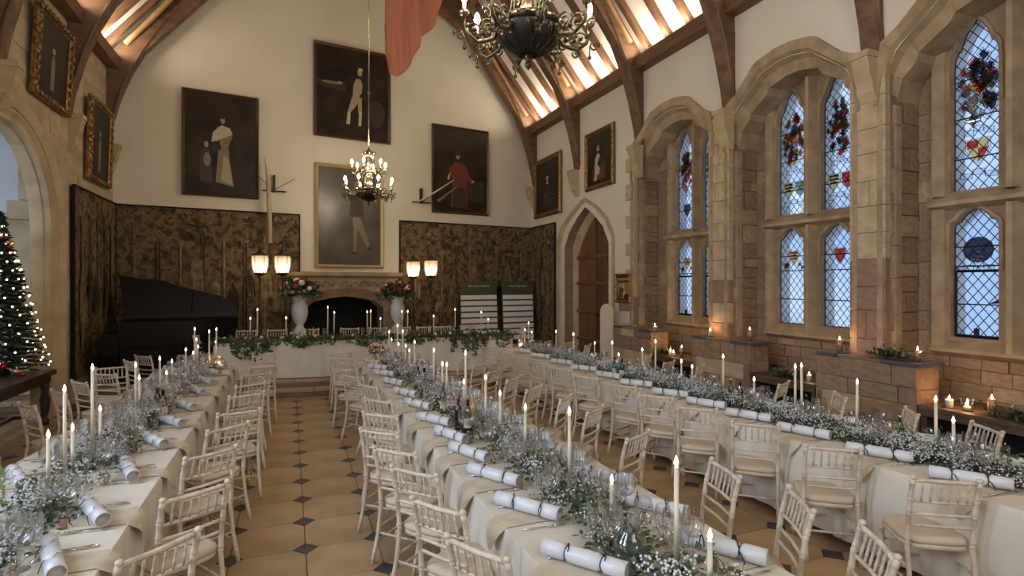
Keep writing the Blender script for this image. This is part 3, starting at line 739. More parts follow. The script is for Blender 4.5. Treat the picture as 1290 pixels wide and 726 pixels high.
# ---------------------------------------------------------------- roof
ceil = thing('ceiling', None, None, (0, 0, 0), kind='structure')
for s_ in (1, -1):
    k = 0 if s_ == 1 else 1
    vs = [(XM+s_*5.75, -4, ZP-.5+.32), (XM, -4, ZR+.32), (XM, 17, ZR+.32), (XM+s_*5.75, 17, ZP-.5+.32)]
    vs2 = [(x, y, z+.1) for x, y, z in vs]
    P('roof_plaster', MB().add(vs+vs2, [(0, 1, 2, 3), (7, 6, 5, 4), (0, 4, 5, 1), (2, 6, 7, 3), (0, 3, 7, 4)]), 'roof_plaster', ceil)
    ang = atan2(SL, 1)
    LEN = hypot(5.35, ZR-ZP)+.3
    raf = MB().cbox(LEN, .145, .12, .012).mesh('rafter', 'roof_oak')
    for i in range(len(TR)-1):
        y0, y1 = TR[i+1][k], TR[i][k]
        for q in (.13, .375, .62, .87):
            y = y0+(y1-y0)*q+random.uniform(-.02, .02)
            cx, cz = XM+s_*5.35/2, (ZR+ZP)/2+.23
            if y > fwall(cx)-.1 or y < -3.2: continue
            ob('rafter', raf, ceil, (cx, y, cz), (0, s_*ang, 0))
        L_ = y1-y0-.3
        ob('wall_plate', unit_block('roof_oak'), ceil, (XM+s_*(5.35-.12), (y0+y1)/2, ZP-.04), (0, 0, -pi/2), (L_, .26, .26))
        # purlin and curved wind braces
        px = XM+s_*(5.35-2.45); pz = ZP+2.45*SL-.02
        ob('purlin', unit_block('roof_oak'), ceil, (px, (y0+y1)/2, pz), (pi/2 if False else 0, 0, -pi/2), (L_, .20, .24))
        for e_, yy in ((1, y0+.16), (-1, y1-.16)):
            pts = []
            for t in [j/8 for j in range(9)]:
                u = .35+1.9*t; yv = yy+e_*(.62*(t**2.2))
                pts.append((XM+s_*(5.35-u), yv, ZP+u*SL-.05))
            mb = MB().tube(pts, .085, 6, flat=.6); P('wind_brace', mb, 'pale_oak', ceil)
# soffit curve of the trusses (distance from centre, height)
SOF = [(5.33, 5.22), (5.27, 5.6), (5.12, 6.2), (4.93, 6.75), (4.66, 7.33), (4.35, 7.9), (4.0, 8.42), (3.55, 8.93), (3.0, 9.42), (2.3, 9.85), (1.5, 10.15), (.7, 10.3), (0, 10.34)]
def truss(i, yr, yl):
    a_ = atan2(yr-yl, 10.7); cs = 1/cos(a_); ym = (yr+yl)/2
    t = thing('ceiling_truss', None, None, (XM, ym, 0), a_, kind='structure')
    th = .27
    for s_ in (1, -1):
        o_ = []
        outer = []
        for j, (u, z) in enumerate(SOF):
            if z < 6.4: outer.append((5.36, z))
            else:
                # offset the soffit outwards
                j0, j1 = max(j-1, 0), min(j+1, len(SOF)-1)
                tx, tz = SOF[j1][0]-SOF[j0][0], SOF[j1][1]-SOF[j0][1]; l = hypot(tx, tz)
                d = .42; p = (u+tz/l*d, z-tx/l*d)
                lim = ZP+(5.35-p[0])*SL+.1
                outer.append((min(p[0], 5.36), min(p[1], lim) if p[0] < 5.36 else p[1]))
        for part, (j0, j1) in (('arch_brace', (0, 7)), ('arch_brace', (7, 12))):
            poly = [(s_*u*cs, z) for u, z in SOF[j0:j1+1]]+[(s_*u*cs, z) for u, z in reversed(outer[j0:j1+1])]
            P(part, MB().prism(poly, th, T=TL(0, -th/2, 0)), 'roof_oak', t)
        # principal rafter
        pr_ = [(5.36, ZP-.55), (5.36, ZP+.12), (0, ZR+.14), (0, ZR-.36), (4.9, ZP+.05)]
        P('principal', MB().prism([(s_*x*cs, z) for x, z in pr_], th*.9, T=TL(0, -th*.45, 0)), 'roof_oak', t)
        P('roll_moulding', MB().tube([(s_*u*cs, -th/2-.0, z+.1) for u, z in SOF], .03, 5), 'roof_oak', t)
    P('collar_beam', MB().box(-2.5, 2.5, -th/2, th/2, 10.35, 10.62), 'roof_oak', t)
def corbel(x, y, s_, par):
    """moulded stone bracket; s_=+1 sits on the right wall"""
    prof = [(0, 5.2), (-.36, 5.2), (-.36, 5.08), (-.32, 5.02), (-.30, 4.90), (-.22, 4.80), (-.20, 4.68), (-.10, 4.58), (0, 4.52)]
    k_ = .70 if s_ > 0 else .60
    mb = MB().prism([(s_*px*k_, z) for px, z in prof], .32*k_, T=TL(0, -.16*k_, 0))
    mb.box(min(0, -s_*.39*k_), max(0, -s_*.39*k_), -.185*k_, .185*k_, 5.12, 5.2)
    P('corbel', mb, 'ashlar', par, loc=(x, y, 0))
for i, (yr, yl) in enumerate(TR[:-1]):
    truss(i, yr, yl)
    corbel(XR, yr, 1, wall_r); corbel(XL, yl, -1, wall_l)

# ---------------------------------------------------------------- tapestries
def tapestry(label, origin, ang, w_, z0, z1, seed):
    rr = random.Random(seed); t = thing('tapestry', label, 'tapestry', origin, ang, group='old woven tapestries')
    nx, nz_ = int(w_*9), 14; mb = MB(); vs = []
    ph = [rr.uniform(0, 6) for _ in range(4)]
    for j in range(nz_+1):
        for i in range(nx+1):
            u = w_*i/nx; v = z0+(z1-z0)*j/nz_; f = (1-j/nz_)
            sag = -.03*sin(pi*((u*1.1) % 1.0)) if j == nz_ else 0
            y = -.05-.012*(sin(u*5+ph[0])+sin(u*11+ph[1])*.5)*(0.3+f)
            vs.append((u, y, v+sag))
    fs = [(j*(nx+1)+i, j*(nx+1)+i+1, (j+1)*(nx+1)+i+1, (j+1)*(nx+1)+i) for j in range(nz_) for i in range(nx)]
    mb.add(vs, fs, 0, True); P('woven_field', mb, 'tapestry', t)
    P('backing', MB().box(0, w_, -.03, -.005, z0, z1-.03), 'black_cloth', t)
    e = MB().box(0, w_, -.075, -.02, z1-.02, z1+.01).box(-.008, .02, -.07, -.02, z0, z1).box(w_-.02, w_+.008, -.07, -.02, z0, z1)
    P('dark_border', e, 'black_cloth', t)
    fb = MB()
    nb = int(w_/.42)
    for k in range(nb):   # woven figures: robed bodies, foliage, urns
        u = .25+(w_-.5)*(k+.5)/nb+rr.uniform(-.06, .06); bz = z0+rr.uniform(.5, 1.7); hh = rr.uniform(.5, 1.1); ww = rr.uniform(.12, .2); mi = rr.choice((0, 1, 2, 0))
        poly = [(u-ww, bz), (u+ww, bz+.03), (u+ww*.8, bz+hh*.5), (u+ww*.55, bz+hh*.8), (u+ww*.2, bz+hh*.86), (u+ww*.15, bz+hh), (u-ww*.2, bz+hh), (u-ww*.25, bz+hh*.84), (u-ww*.7, bz+hh*.75), (u-ww*.9, bz+hh*.4)]
        fb.add([(x, -.083-.0006*k, z) for x, z in poly], [tuple(range(10))], mi)
        for q in range(4):
            a0 = u+rr.uniform(-ww, ww)*.7
            fb.add([(a0, -.095, bz+.02), (a0+.03, -.095, bz+.02), (a0+rr.uniform(-.06, .06), -.095, bz+hh*.7)], [(0, 1, 2)], (mi+1) % 3)
    for k in range(int(w_*2.2)):   # columns and drapery between the figures
        u = .15+(w_-.3)*(k+.5)/int(w_*2.2); wd = rr.uniform(.03, .06); b0 = z0+rr.uniform(.1, .5); b1 = z1-rr.uniform(.45, .9)
        fb.add([(u-wd, -.079, b0), (u+wd, -.079, b0), (u+wd*.8, -.079, b1), (u-wd*.8, -.079, b1)], [(0, 1, 2, 3)], (0, 2)[k % 2])
        fb.add([(u-wd*.3, -.0805, b0), (u+wd*.1, -.0805, b0), (u+wd*.1, -.0805, b1), (u-wd*.3, -.0805, b1)], [(0, 1, 2, 3)], (1, 0)[k % 2])
        fb.add([(u-wd*1.6, -.0815, b1), (u+wd*1.6, -.0815, b1), (u+wd*2, -.0815, b1+.08), (u-wd*2, -.0815, b1+.08)], [(0, 1, 2, 3)], 0)
    for k in range(int(w_*26)):   # woven leaves and fruit scattered over the field, thicker in a band at the top
        u = rr.uniform(.08, w_-.1); v = z1-.08-abs(rr.gauss(0, .16)) if k % 2 else rr.uniform(z0+.3, z1-.3); a0 = rr.uniform(0, 6.3); l_ = rr.uniform(.035, .09)
        c_, s2 = cos(a0)*l_, sin(a0)*l_
        fb.add([(u, -.0835, v), (u+c_*.5-s2*.35, -.0835, v+s2*.5+c_*.35), (u+c_, -.0835, v+s2), (u+c_*.5+s2*.35, -.0835, v+s2*.5-c_*.35)], [(0, 1, 2, 3)], rr.choice((0, 1, 2, 2)))
    P('woven_figures', fb, ['tap_figure', 'tap_pale', 'tap_dark'], t, kind='stuff')
    return t
FZ = 3.96
tapestry('dark brown figured tapestry on the far wall behind the grand piano', farloc(-3.60, .0, 0), AF, 3.85, .35, FZ, 1)
tapestry('figured tapestry on the far wall right of the fireplace, behind the display boards', farloc(2.87, .0, 0), AF, 4.27, .35, FZ, 2)
tapestry('narrow tapestry on the right wall beside the oak doors', (XR, 16.06, 0), -pi/2, 1.78, .4, FZ, 3)
tapestry('tapestry on the left wall between the stone arch and the corner', (XL+.02, 12.0, 0), pi/2, 2.54, .5, FZ, 4)

# ---------------------------------------------------------------- paintings
def ell(cx, cy, rx, ry, n=14, a=0): return [(cx+rx*cos(t)*cos(a)-ry*sin(t)*sin(a), cy+rx*cos(t)*sin(a)+ry*sin(t)*cos(a)) for t in [2*pi*k/n for k in range(n)]]
PM = ['p_skin', 'p_white', 'p_buff', 'p_red', 'p_dark', 'p_brown', 'p_tan', 'p_sky', 'p_gold', 'p_blue', 'p_grey']
PI = {n[2:]: i for i, n in enumerate(PM)}
def painting(label, origin, ang, w_, h_, frame, fw, art, canvas='canvas', ornate=False, tilt=0):
    t = thing('framed_painting', label, 'painting', origin, ang, group='framed portraits'); t.rotation_euler = (tilt, 0, ang)
    P('canvas', MB().box(-w_/2+fw*.5, w_/2-fw*.5, -.045, -.01, fw*.5, h_-fw*.5), canvas, t)
    prof = [(0, -.01), (0, -.06), (fw*.35, -.10), (fw*.75, -.07), (fw, -.05)]
    mb = MB(); cor = [(-1, 0), (1, 0), (1, 1), (-1, 1)]
    vs = []
    for sx, sz in cor:
        for d, y in prof: vs.append((sx*(w_/2-d), y, (d if sz == 0 else h_-d)))
    n = len(prof)
    for k in range(4):
        a_, b_ = k*n, ((k+1) % 4)*n
        mb.add([], []) if False else None
    fs = [(k*n+i, ((k+1) % 4)*n+i, ((k+1) % 4)*n+i+1, k*n+i+1) for k in range(4) for i in range(n-1)]
    mb.add(vs, fs)
    if ornate:
        for k in range(int(h_*7)):
            for sx in (-1, 1):
                mb.ball((sx*(w_/2-fw*.4), -.09, (k+.5)*h_/int(h_*7)), fw*.42, 6, 4, sy=.5, sz=1.25)
        for k in range(int(w_*7)):
            for zz in (fw*.4, h_-fw*.4):
                mb.ball((-w_/2+(k+.5)*w_/int(w_*7), -.09, zz), fw*.42, 6, 4, sy=.5, sx=1.25)
    P('frame', mb, frame, t)
    if art:
        ab = MB()
        for q, (cn, poly) in enumerate(art):
            ab.add([((x-.5)*(w_-2*fw), -.0465-.0006*q, fw+y*(h_-2*fw)) for x, y in poly], [tuple(range(len(poly)))], PI[cn])
        P('painted_figure', ab, PM, t)
    return t
woman = [('tan', [(.42, .12), (.68, .08), (.63, .3), (.60, .48), (.66, .6), (.60, .68), (.45, .68), (.38, .6), (.46, .48), (.44, .3)]),
         ('white', [(.36, .52), (.56, .58), (.66, .62), (.62, .68), (.50, .70), (.38, .62)]), ('skin', ell(.52, .75, .032, .035)), ('dark', ell(.52, .785, .04, .02)), ('buff', [(.50, .14), (.66, .10), (.60, .36), (.53, .4)]), ('skin', [(.40, .52), (.5, .50), (.5, .53), (.4, .55)]),
         ('dark', [(.38, .4), (.5, .46), (.48, .54), (.36, .52)]), ('brown', [(.2, .12), (.38, .1), (.36, .35), (.33, .45), (.24, .45), (.2, .34)]), ('skin', ell(.29, .49, .03, .03)), ('tan', ell(.3, .34, .05, .07))]
man = [('sky', [(0, .55), (.4, .5), (.4, .6), (0, .62)]), ('tan', ell(.2, .59, .14, .018)), ('dark', [(.5, .45), (.72, .45), (.70, .66), (.62, .72), (.50, .70), (.44, .66), (.36, .62), (.34, .59), (.46, .6)]), ('buff', [(.49, .46), (.61, .46), (.63, .62), (.6, .68), (.54, .68), (.5, .6)]),
       ('buff', [(.48, .46), (.62, .46), (.62, .28), (.57, .28), (.56, .40), (.52, .34), (.44, .26), (.42, .29)]), ('white', [(.42, .29), (.46, .27), (.45, .14), (.40, .14)]), ('white', [(.58, .30), (.62, .30), (.61, .13), (.57, .13)]),
       ('dark', ell(.42, .13, .035, .012)), ('dark', ell(.59, .125, .035, .012)), ('skin', ell(.59, .755, .035, .04)), ('white', ell(.60, .79, .035, .02)), ('skin', ell(.31, .602, .04, .014)), ('skin', ell(.72, .54, .025, .016)), ('dark', ell(.65, .5, .07, .03, a=.4)), ('brown', ell(.82, .3, .14, .16))]
legsman = [('brown', [(.48, .5), (.72, .5), (.7, .74), (.62, .8), (.52, .76)]), ('tan', [(.54, .5), (.66, .5), (.82, .22), (.79, .18), (.74, .22), (.62, .38), (.59, .14), (.55, .14), (.55, .36)]), ('tan', ell(.6, .82, .04, .03)), ('brown', ell(.57, .12, .05, .015)), ('brown', ell(.82, .17, .05, .015))]
redman = [('sky', [(.55, .15), (.95, .12), (.95, .4), (.6, .38)]), ('red', [(.3, .05), (.62, .05), (.6, .35), (.66, .45), (.60, .55), (.5, .60), (.38, .6), (.28, .5), (.34, .35)]), ('brown', [(.34, .05), (.6, .05), (.58, .3), (.36, .3)]), ('skin', ell(.44, .68, .04, .045)), ('dark', ell(.44, .71, .055, .035)), ('skin', ell(.72, .38, .04, .018)), ('red', [(.58, .5), (.72, .40), (.68, .36), (.56, .42)]), ('p_white'[2:], [(.26, .44), (.3, .47), (.28, .38), (.24, .38)]), ('p_tan'[2:], [(.05, .12), (.42, .31), (.42, .29), (.07, .09)])]
bishop = [('brown', ell(.5, .3, .3, .2)), ('red', [(.2, .08), (.75, .08), (.68, .4), (.3, .4)]), ('white', [(.32, .22), (.5, .18), (.58, .4), (.56, .56), (.44, .62), (.34, .52)]), ('dark', [(.42, .4), (.56, .3), (.68, .42), (.56, .58)]), ('skin', ell(.46, .7, .06, .05)), ('tan', ell(.46, .75, .06, .025)), ('white', [(.3, .08), (.4, .08), (.44, .3), (.38, .34)])]
darkman = [('dark', [(.3, .1), (.72, .1), (.66, .45), (.58, .56), (.42, .56), (.34, .44)]), ('white', ell(.5, .57, .05, .03)), ('skin', ell(.5, .66, .06, .05)), ('tan', ell(.38, .34, .03, .02))]
icon = [('gold', [(.05, .05), (.95, .05), (.95, .95), (.05, .95)]), ('dark', [(.1, .74), (.9, .76), (.9, .84), (.1, .82)]), ('red', ell(.35, .35, .2, .22)), ('white', ell(.6, .25, .12, .16)), ('skin', ell(.42, .6, .09, .07)), ('dark', ell(.75, .15, .2, .12)), ('blue', ell(.25, .15, .14, .1)), ('white', [(.5, .5), (.56, .8), (.62, .5)])]
sil = [('tan', [(.44, .1), (.56, .1), (.56, .5), (.5, .6), (.44, .5)]), ('skin', ell(.5, .64, .05, .04))]
def fpaint(label, u, z, *a_, **k): painting(label, farloc(u, .02, z), AF, *a_, **k)
ca = 1/cos(AF)
fpaint('full-length portrait of a standing woman in a pale dress with a child', -1.50*ca, 4.27, 1.63, 2.48, 'dark_frame', .07, woman)
fpaint('highest full-length portrait of a man in buff breeches with one arm out', 1.58*ca, 6.03, 2.02, 2.45, 'dark_frame', .08, man)
fpaint('large glossy portrait in a pale gilt frame above the fireplace', 1.50*ca, 2.62, 1.80, 2.72, 'pale_gilt', .09, legsman, canvas='canvas_grey')
fpaint('portrait of a figure in a red coat, right of the fireplace', 4.68*ca, 4.25, 1.82, 2.55, 'dark_frame', .07, redman)
def rpaint(label, y0, y1, z0, z1, *a_, **k): painting(label, (XR-.01, (y0+y1)/2, z0), -pi/2, y1-y0, z1-z0, *a_, **k)
rpaint('gilt-framed portrait on the right wall above the tapestry corner', 13.88, 15.66, 4.2, 5.95, 'gilt', .13, darkman)
rpaint('gilt-framed portrait of a robed figure on the right wall above the oak doors', 11.16, 12.5, 4.55, 6.0, 'gilt', .11, bishop)
rpaint('small gold and red picture between the oak doors and the first window', 10.45, 11.09, 1.77, 2.44, 'gilt', .07, icon)
def lpaint(label, y0, y1, z0, z1, *a_, **k): painting(label, (XL+.03, (y0+y1)/2, z0), pi/2, y1-y0, z1-z0, *a_, **k)
lpaint('dark portrait in an ornate gilt frame above the stone arch', 10.25, 11.68, 5.05, 6.45, 'gilt', .12, sil, ornate=True, tilt=.05)
lpaint('dark portrait in a carved gilt frame on the left wall near the corner', 12.68, 14.05, 4.2, 5.8, 'gilt', .11, sil, ornate=True, tilt=.03)

# iron picture lamps / brackets on the far wall
for u, nm, e_ in ((-.35, 'left', 1), (3.45, 'right', 1)):
    t = thing('iron_bracket', 'black iron T-shaped wall bracket %s of the fireplace painting' % nm, 'bracket', farloc(u*ca, .0, 4.5), AF, group='iron brackets on the far wall')
    P('cross_bar', MB().tube([(-.27, -.12, 0), (.27, -.12, 0)], .018, 6), 'iron', t)
    P('upright', MB().box(-.022, .022, -.14, -.0, -.02, .4), 'iron', t)
    P('stay', MB().tube([(.0, -.1, .03), (.42, -.5, .28)], .008, 5).tube([(0, -.1, .03), (-.42, -.5, .28)], .008, 5) if nm == 'left' else MB().tube([(.0, -.1, -.0), (.75, -.55, .62)], .012, 5), 'iron', t)
# pale poles carried by the brackets
pl = thing('wooden_pole', 'tall pale wooden pole with a pointed tip held upright by the left bracket', 'pole', (-.47, 14.75, 0))
P('shaft', MB().tube([(.05, 0, 3.2), (.03, .0, 4.0), (-.0, .02, 4.75)], [.05, .055, .05], 7), 'rod', pl)
P('tip', MB().tube([(-.0, .02, 4.72), (-.03, .02, 5.0), (-.09, .03, 5.3)], [.055, .04, .004], 6), 'rod', pl)
pl = thing('wooden_pole', 'thin pale staff slanting up from the right bracket across the red-coated portrait', 'pole', (3.25*ca, 15.1, 4.45))
P('shaft', MB().tube([(0, 0, 0), (.45, -.05, .28), (1.0, -.1, .66)], [.022, .025, .018], 6), 'rod', pl)

# ---------------------------------------------------------------- banner
def banner():
    t = thing('hanging_banner', 'tattered orange-red cloth banner hanging from the roof', 'banner', (1.70, 8.0, 0), R(-10))
    # lower edge outline, local x from -.43 to .43
    low = [(-.43, 5.95), (-.42, 5.55), (-.36, 5.26), (-.26, 5.19), (-.17, 5.25), (-.08, 5.37), (-.03, 5.50), (.06, 5.62), (.08, 5.78), (.18, 5.90), (.28, 5.98), (.30, 6.1), (.37, 6.3), (.42, 6.5), (.43, 6.7)]
    mb = MB(); vs = []; n = len(low); m_ = 16
    for x, z0 in low:
        for j in range(m_+1):
            z = z0+(9.3-z0)*j/m_
            vs.append((x, .05*sin(x*22+z*.6)+.03*sin(x*9+z*2), z))
    fs = [(i*(m_+1)+j, (i+1)*(m_+1)+j, (i+1)*(m_+1)+j+1, i*(m_+1)+j+1) for i in range(n-1) for j in range(m_)]
    mb.add(vs, fs, 0, True); P('cloth', mb, 'banner', t)
    hem = MB().tube([(x, .05*sin(x*22+z*.6)+.03*sin(x*9+z*2), z) for x, z in low], .008, 5); P('hem', hem, 'banner', t)
    P('patch', MB().box(-.12, -.10, -.05, -.045, 5.9, 6.5), 'banner', t)
    P('rail', MB().tube([(-.5, 0, 9.3), (.5, 0, 9.3)], .03, 6), 'oak', t)
    P('cord', MB().tube([(0, 0, 9.3), (0, .1, 10.9), (0, .1, 13.4)], .012, 5), 'oak', t)
banner()

# ---------------------------------------------------------------- chandeliers
def arm_path(r0, r1, z0, dz):
    return [(r0, 0, z0), (r0+(r1-r0)*.3, 0, z0-dz), (r0+(r1-r0)*.65, 0, z0-dz*1.25), (r0+(r1-r0)*.92, 0, z0-dz*.75), (r1, 0, z0-dz*.1), (r1, 0, z0+.04)]
def spiral(mb, cx, cz, r, turns, T, sgn=1, rad=.009, mi=0):
    pts = []
    for k in range(14):
        a_ = k/13*turns*2*pi; q = r*(1-.8*k/13); pts.append((cx+sgn*q*cos(a_), 0, cz+q*sin(a_)))
    mb.tube(pts, rad, 5, T=T, mi=mi)
_armL = MB().tube(arm_path(.20, .52, .36, .13), [.018, .02, .016, .014, .013, .012], 7)
for cx, cz, r, s_ in ((.33, .33, .07, 1), (.45, .29, .065, -1), (.28, .22, .05, -1), (.56, .24, .045, 1), (.40, .16, .04, 1)): spiral(_armL, cx, cz, r, 1.4, None, s_)
_armL.ball((.52, 0, .145), .018, 6, 4).ball((.60, 0, .26), .016, 6, 4).tube([(.52, 0, .24), (.52, 0, .14)], .006, 5)
for k in range(5):
    _armL.ball((.26+.06*k, .0, .30-.03*sin(k)), .022, 6, 4, sy=1.3)
armL = _armL.mesh('arm', 'bronze')
_armU = MB().tube(arm_path(.10, .36, .76, .07), [.014, .014, .012, .011, .01, .01], 6)
for cx, cz, r, s_ in ((.2, .76, .05, 1), (.30, .72, .045, -1)): spiral(_armU, cx, cz, r, 1.3, None, s_, .007)
armU = _armU.mesh('arm', 'bronze')
cup = MB().lathe([(.0, 0), (.035, .005), (.045, .03), (.03, .035), (.022, .04), (.022, .045)], 10).mesh('candle_cup', 'brass')
sleeve = MB().lathe([(.016, 0), (.016, .075), (.012, .08)], 8).mesh('candle_sleeve', 'white_card')
bulb = MB().lathe([(.010, 0), (.022, .02), (.026, .045), (.02, .075), (.008, .10), (.0, .108)], 8).mesh('bulb', 'bulb')
def chandelier(label, x, y, zb, rod_top, rz=0):
    t = thing('chandelier', label, 'chandelier', (x, y, zb), rz, group='bronze chandeliers')
    P('bowl', MB().lathe([(.02, .12), (.10, .13), (.18, .17), (.235, .24), (.255, .31), (.26, .34), (.235, .34), (.21, .27), (.14, .19), (.02, .15)], 24), 'iron', t)
    lt_ = MB()
    for k in range(16):
        a_ = 2*pi*k/16
        for e_ in (1, -1): lt_.tube([(r_*1.012*cos(a_+e_*j_*.10), r_*1.012*sin(a_+e_*j_*.10), z_) for j_, (r_, z_) in enumerate(((.06, .122), (.10, .13), (.18, .17), (.235, .24), (.258, .32)))], .0035, 4)
    P('pierced_net', lt_, 'bronze', t)
    P('finial', MB().lathe([(0, 0), (.012, .015), (.028, .035), (.03, .055), (.014, .075), (.018, .09), (.035, .105), (.03, .125), (.06, .135), (.02, .15)], 12), 'bronze', t)
    rim = MB().lathe([(.25, .33), (.275, .335), (.275, .38), (.25, .385)], 24)
    for k in range(24):
        a_ = 2*pi*k/24; rim.ball((.275*cos(a_), .275*sin(a_), .36), .016, 6, 4)
    P('rim_band', rim, 'bronze', t)
    P('column', MB().lathe([(.05, .2), (.06, .34), (.03, .38), (.045, .44), (.075, .50), (.05, .58), (.03, .62), (.05, .68), (.09, .72), (.04, .76), (.03, .84), (.06, .92), (.035, .99), (.03, 1.08), (.02, 1.16)], 14), 'brass', t)
    st = MB()
    for k in range(6):
        a_ = 2*pi*k/6; st.tube([(.15*cos(a_), .15*sin(a_), .38), (.13*cos(a_), .13*sin(a_), .74), (.10*cos(a_), .10*sin(a_), 1.08)], .010, 5)
    P('stays', st, 'bronze', t)
    P('upper_ring', MB().lathe([(.13, .72), (.16, .725), (.16, .77), (.13, .775)], 18, cap=False), 'brass', t)
    cr = MB().lathe([(.11, 1.06), (.125, 1.07), (.125, 1.13), (.09, 1.15), (.06, 1.20), (.02, 1.25), (.012, 1.28)], 16)
    for k in range(8): a_ = 2*pi*k/8; cr.ball((.125*cos(a_), .125*sin(a_), 1.15), .022, 6, 4, sz=1.5)
    P('crown', cr, 'brass', t)
    for k in range(8):
        a_ = 2*pi*k/8+.25; T = TL(rz=a_)
        A = ob('arm', armL, t, (0, 0, 0), (0, 0, a_))
        ob('candle_cup', cup, A, (.52, 0, .40)); ob('candle_sleeve', sleeve, A, (.52, 0, .43)); ob('bulb', bulb, A, (.52, 0, .505))
    for k in range(6):
        a_ = 2*pi*k/6+.1
        A = ob('arm', armU, t, (0, 0, 0), (0, 0, a_))
        ob('candle_cup', cup, A, (.36, 0, .80), sc=(.8,)*3); ob('candle_sleeve', sleeve, A, (.36, 0, .82), sc=(.9,)*3); ob('bulb', bulb, A, (.36, 0, .89), sc=(.95,)*3)
    P('hanging_rod', MB().tube([(0, 0, 1.25), (0, 0, rod_top-zb)], .014, 6), 'brass', t)
chandelier('far chandelier with lit bulbs hanging before the fireplace wall', 1.60, 12.28, 3.87, 13.3)
chandelier('near chandelier seen from below at the top edge of the picture', 1.80, 4.13, 3.93, 13.3, .35)

# ---------------------------------------------------------------- lanterns on standards, urns with flowers
def lantern(label, x, y, zc, g_='standing lanterns by the fireplace'):
    t = thing('standing_lantern', label, 'lantern', (x, y, .27), group=g_)
    h = zc-.27
    P('base', MB().lathe([(.16, 0), (.16, .03), (.07, .07), (.03, .12)], 12), 'bronze', t)
    pole = MB().lathe([(.02, .1), (.02, .6), (.035, .63), (.02, .66), (.02, 1.2), (.035, 1.23), (.02, 1.26), (.02, h-.36), (.06, h-.30), (.02, h-.26)], 8); P('pole', pole, 'bronze', t)
    P('tray', MB().lathe([(.02, h-.28), (.10, h-.24), (.15, h-.22), (.15, h-.2)], 12), 'bronze', t)
    P('glass_shade', MB().lathe([(.13, h-.2), (.165, h-.05), (.18, h+.12), (.165, h+.2)], 12, cap=False), 'frosted', t)
    fr_ = MB()
    for k in range(6):
        a_ = 2*pi*k/6; fr_.tube([(.152*cos(a_), .152*sin(a_), h-.2), (.187*cos(a_), .187*sin(a_), h-.05), (.203*cos(a_), .203*sin(a_), h+.12), (.187*cos(a_), .187*sin(a_), h+.2)], .006, 4)
    P('cage', fr_, 'bronze', t)
    P('crown', MB().lathe([(.20, h+.19), (.21, h+.215), (.12, h+.25), (.08, h+.27), (.05, h+.33), (.02, h+.36), (.025, h+.39), (.0, h+.42)], 12), 'bronze', t)
    P('lamp', MB().ball((0, 0, h-.06), .075, 10, 8, sz=1.1), 'lamp_glow', t)
lantern('leftmost glowing glass lantern on a stand', -.62, 14.1, 2.66); lantern('glowing lantern on a stand between pole and left urn', -.14, 14.1, 2.66)
lantern('glowing lantern right behind the right flower urn', 3.05, 14.6, 2.60); lantern('rightmost glowing lantern on a tall thin stand', 3.50, 14.5, 2.62)
def leafball(mb, c, r, n, rr, ls=.05, mi=0, flat=1):
    for _ in range(n):
        a_, b_ = rr.uniform(0, 2*pi), math.acos(rr.uniform(-.5, 1)); q = r*rr.uniform(.55, 1.1)
        p = Vector((c[0]+q*cos(a_)*sin(b_), c[1]+q*sin(a_)*sin(b_), c[2]+q*cos(b_)*flat))
        d = Vector((rr.uniform(-1, 1), rr.uniform(-1, 1), rr.uniform(-.6, .8))).normalized()*ls; s_ = d.cross(Vector((rr.uniform(-1, 1), rr.uniform(-1, 1), 1))).normalized()*ls*.38
        mb.add([p, p+d*.5+s_, p+d, p+d*.5-s_], [(0, 1, 2, 3)], mi)
def urn(label, x, y, zt, seed):
    t = thing('stone_urn', label, 'urn', (x, y, .27), group='white urns flanking the fireplace'); h = zt-.27
    P('pedestal', MB().box(-.24, .24, -.24, .24, 0, .12).box(-.19, .19, -.19, .19, .12, h*.42).box(-.22, .22, -.22, .22, h*.42, h*.47), 'urn_white', t)
    P('vase', MB().lathe([(.15, h*.47), (.15, h*.50), (.09, h*.54), (.08, h*.57), (.15, h*.64), (.19, h*.74), (.18, h*.84), (.14, h*.90), (.17, h*.96), (.20, h)], 16), 'urn_white', t)
    rr = random.Random(seed); f = thing('flower_arrangement', label.replace('white stone urn', 'red and white flowers spilling out of the urn'), 'flowers', (x, y, zt), group='flowers in the urns')
    mb = MB(); leafball(mb, (0, 0, .1), .42, 520, rr, .10, 0, .62); leafball(mb, (0, 0, .02), .50, 150, rr, .13, 1, .4); P('foliage', mb, ['leaf', 'pale_leaf'], f, kind='stuff')
    P('stems', MB().tube([(0, 0, -.1), (0, 0, .15)], .06, 6), 'leaf', f)
    for k in range(26):
        a_, b_ = rr.uniform(0, 6.3), rr.uniform(.1, 1.5); q = .40
        m_ = 'white_flower' if k % 5 == 0 else 'red_flower'
        P('bloom', MB().ball((0, 0, 0), rr.uniform(.045, .075), 7, 5), m_, f, loc=(q*cos(a_)*sin(b_), q*sin(a_)*sin(b_), .1+q*cos(b_)*.65))
urn('white stone urn left of the fireplace', .24, 14.25, 1.93, 5); urn('white stone urn right of the fireplace', 2.61, 14.45, 1.88, 6)

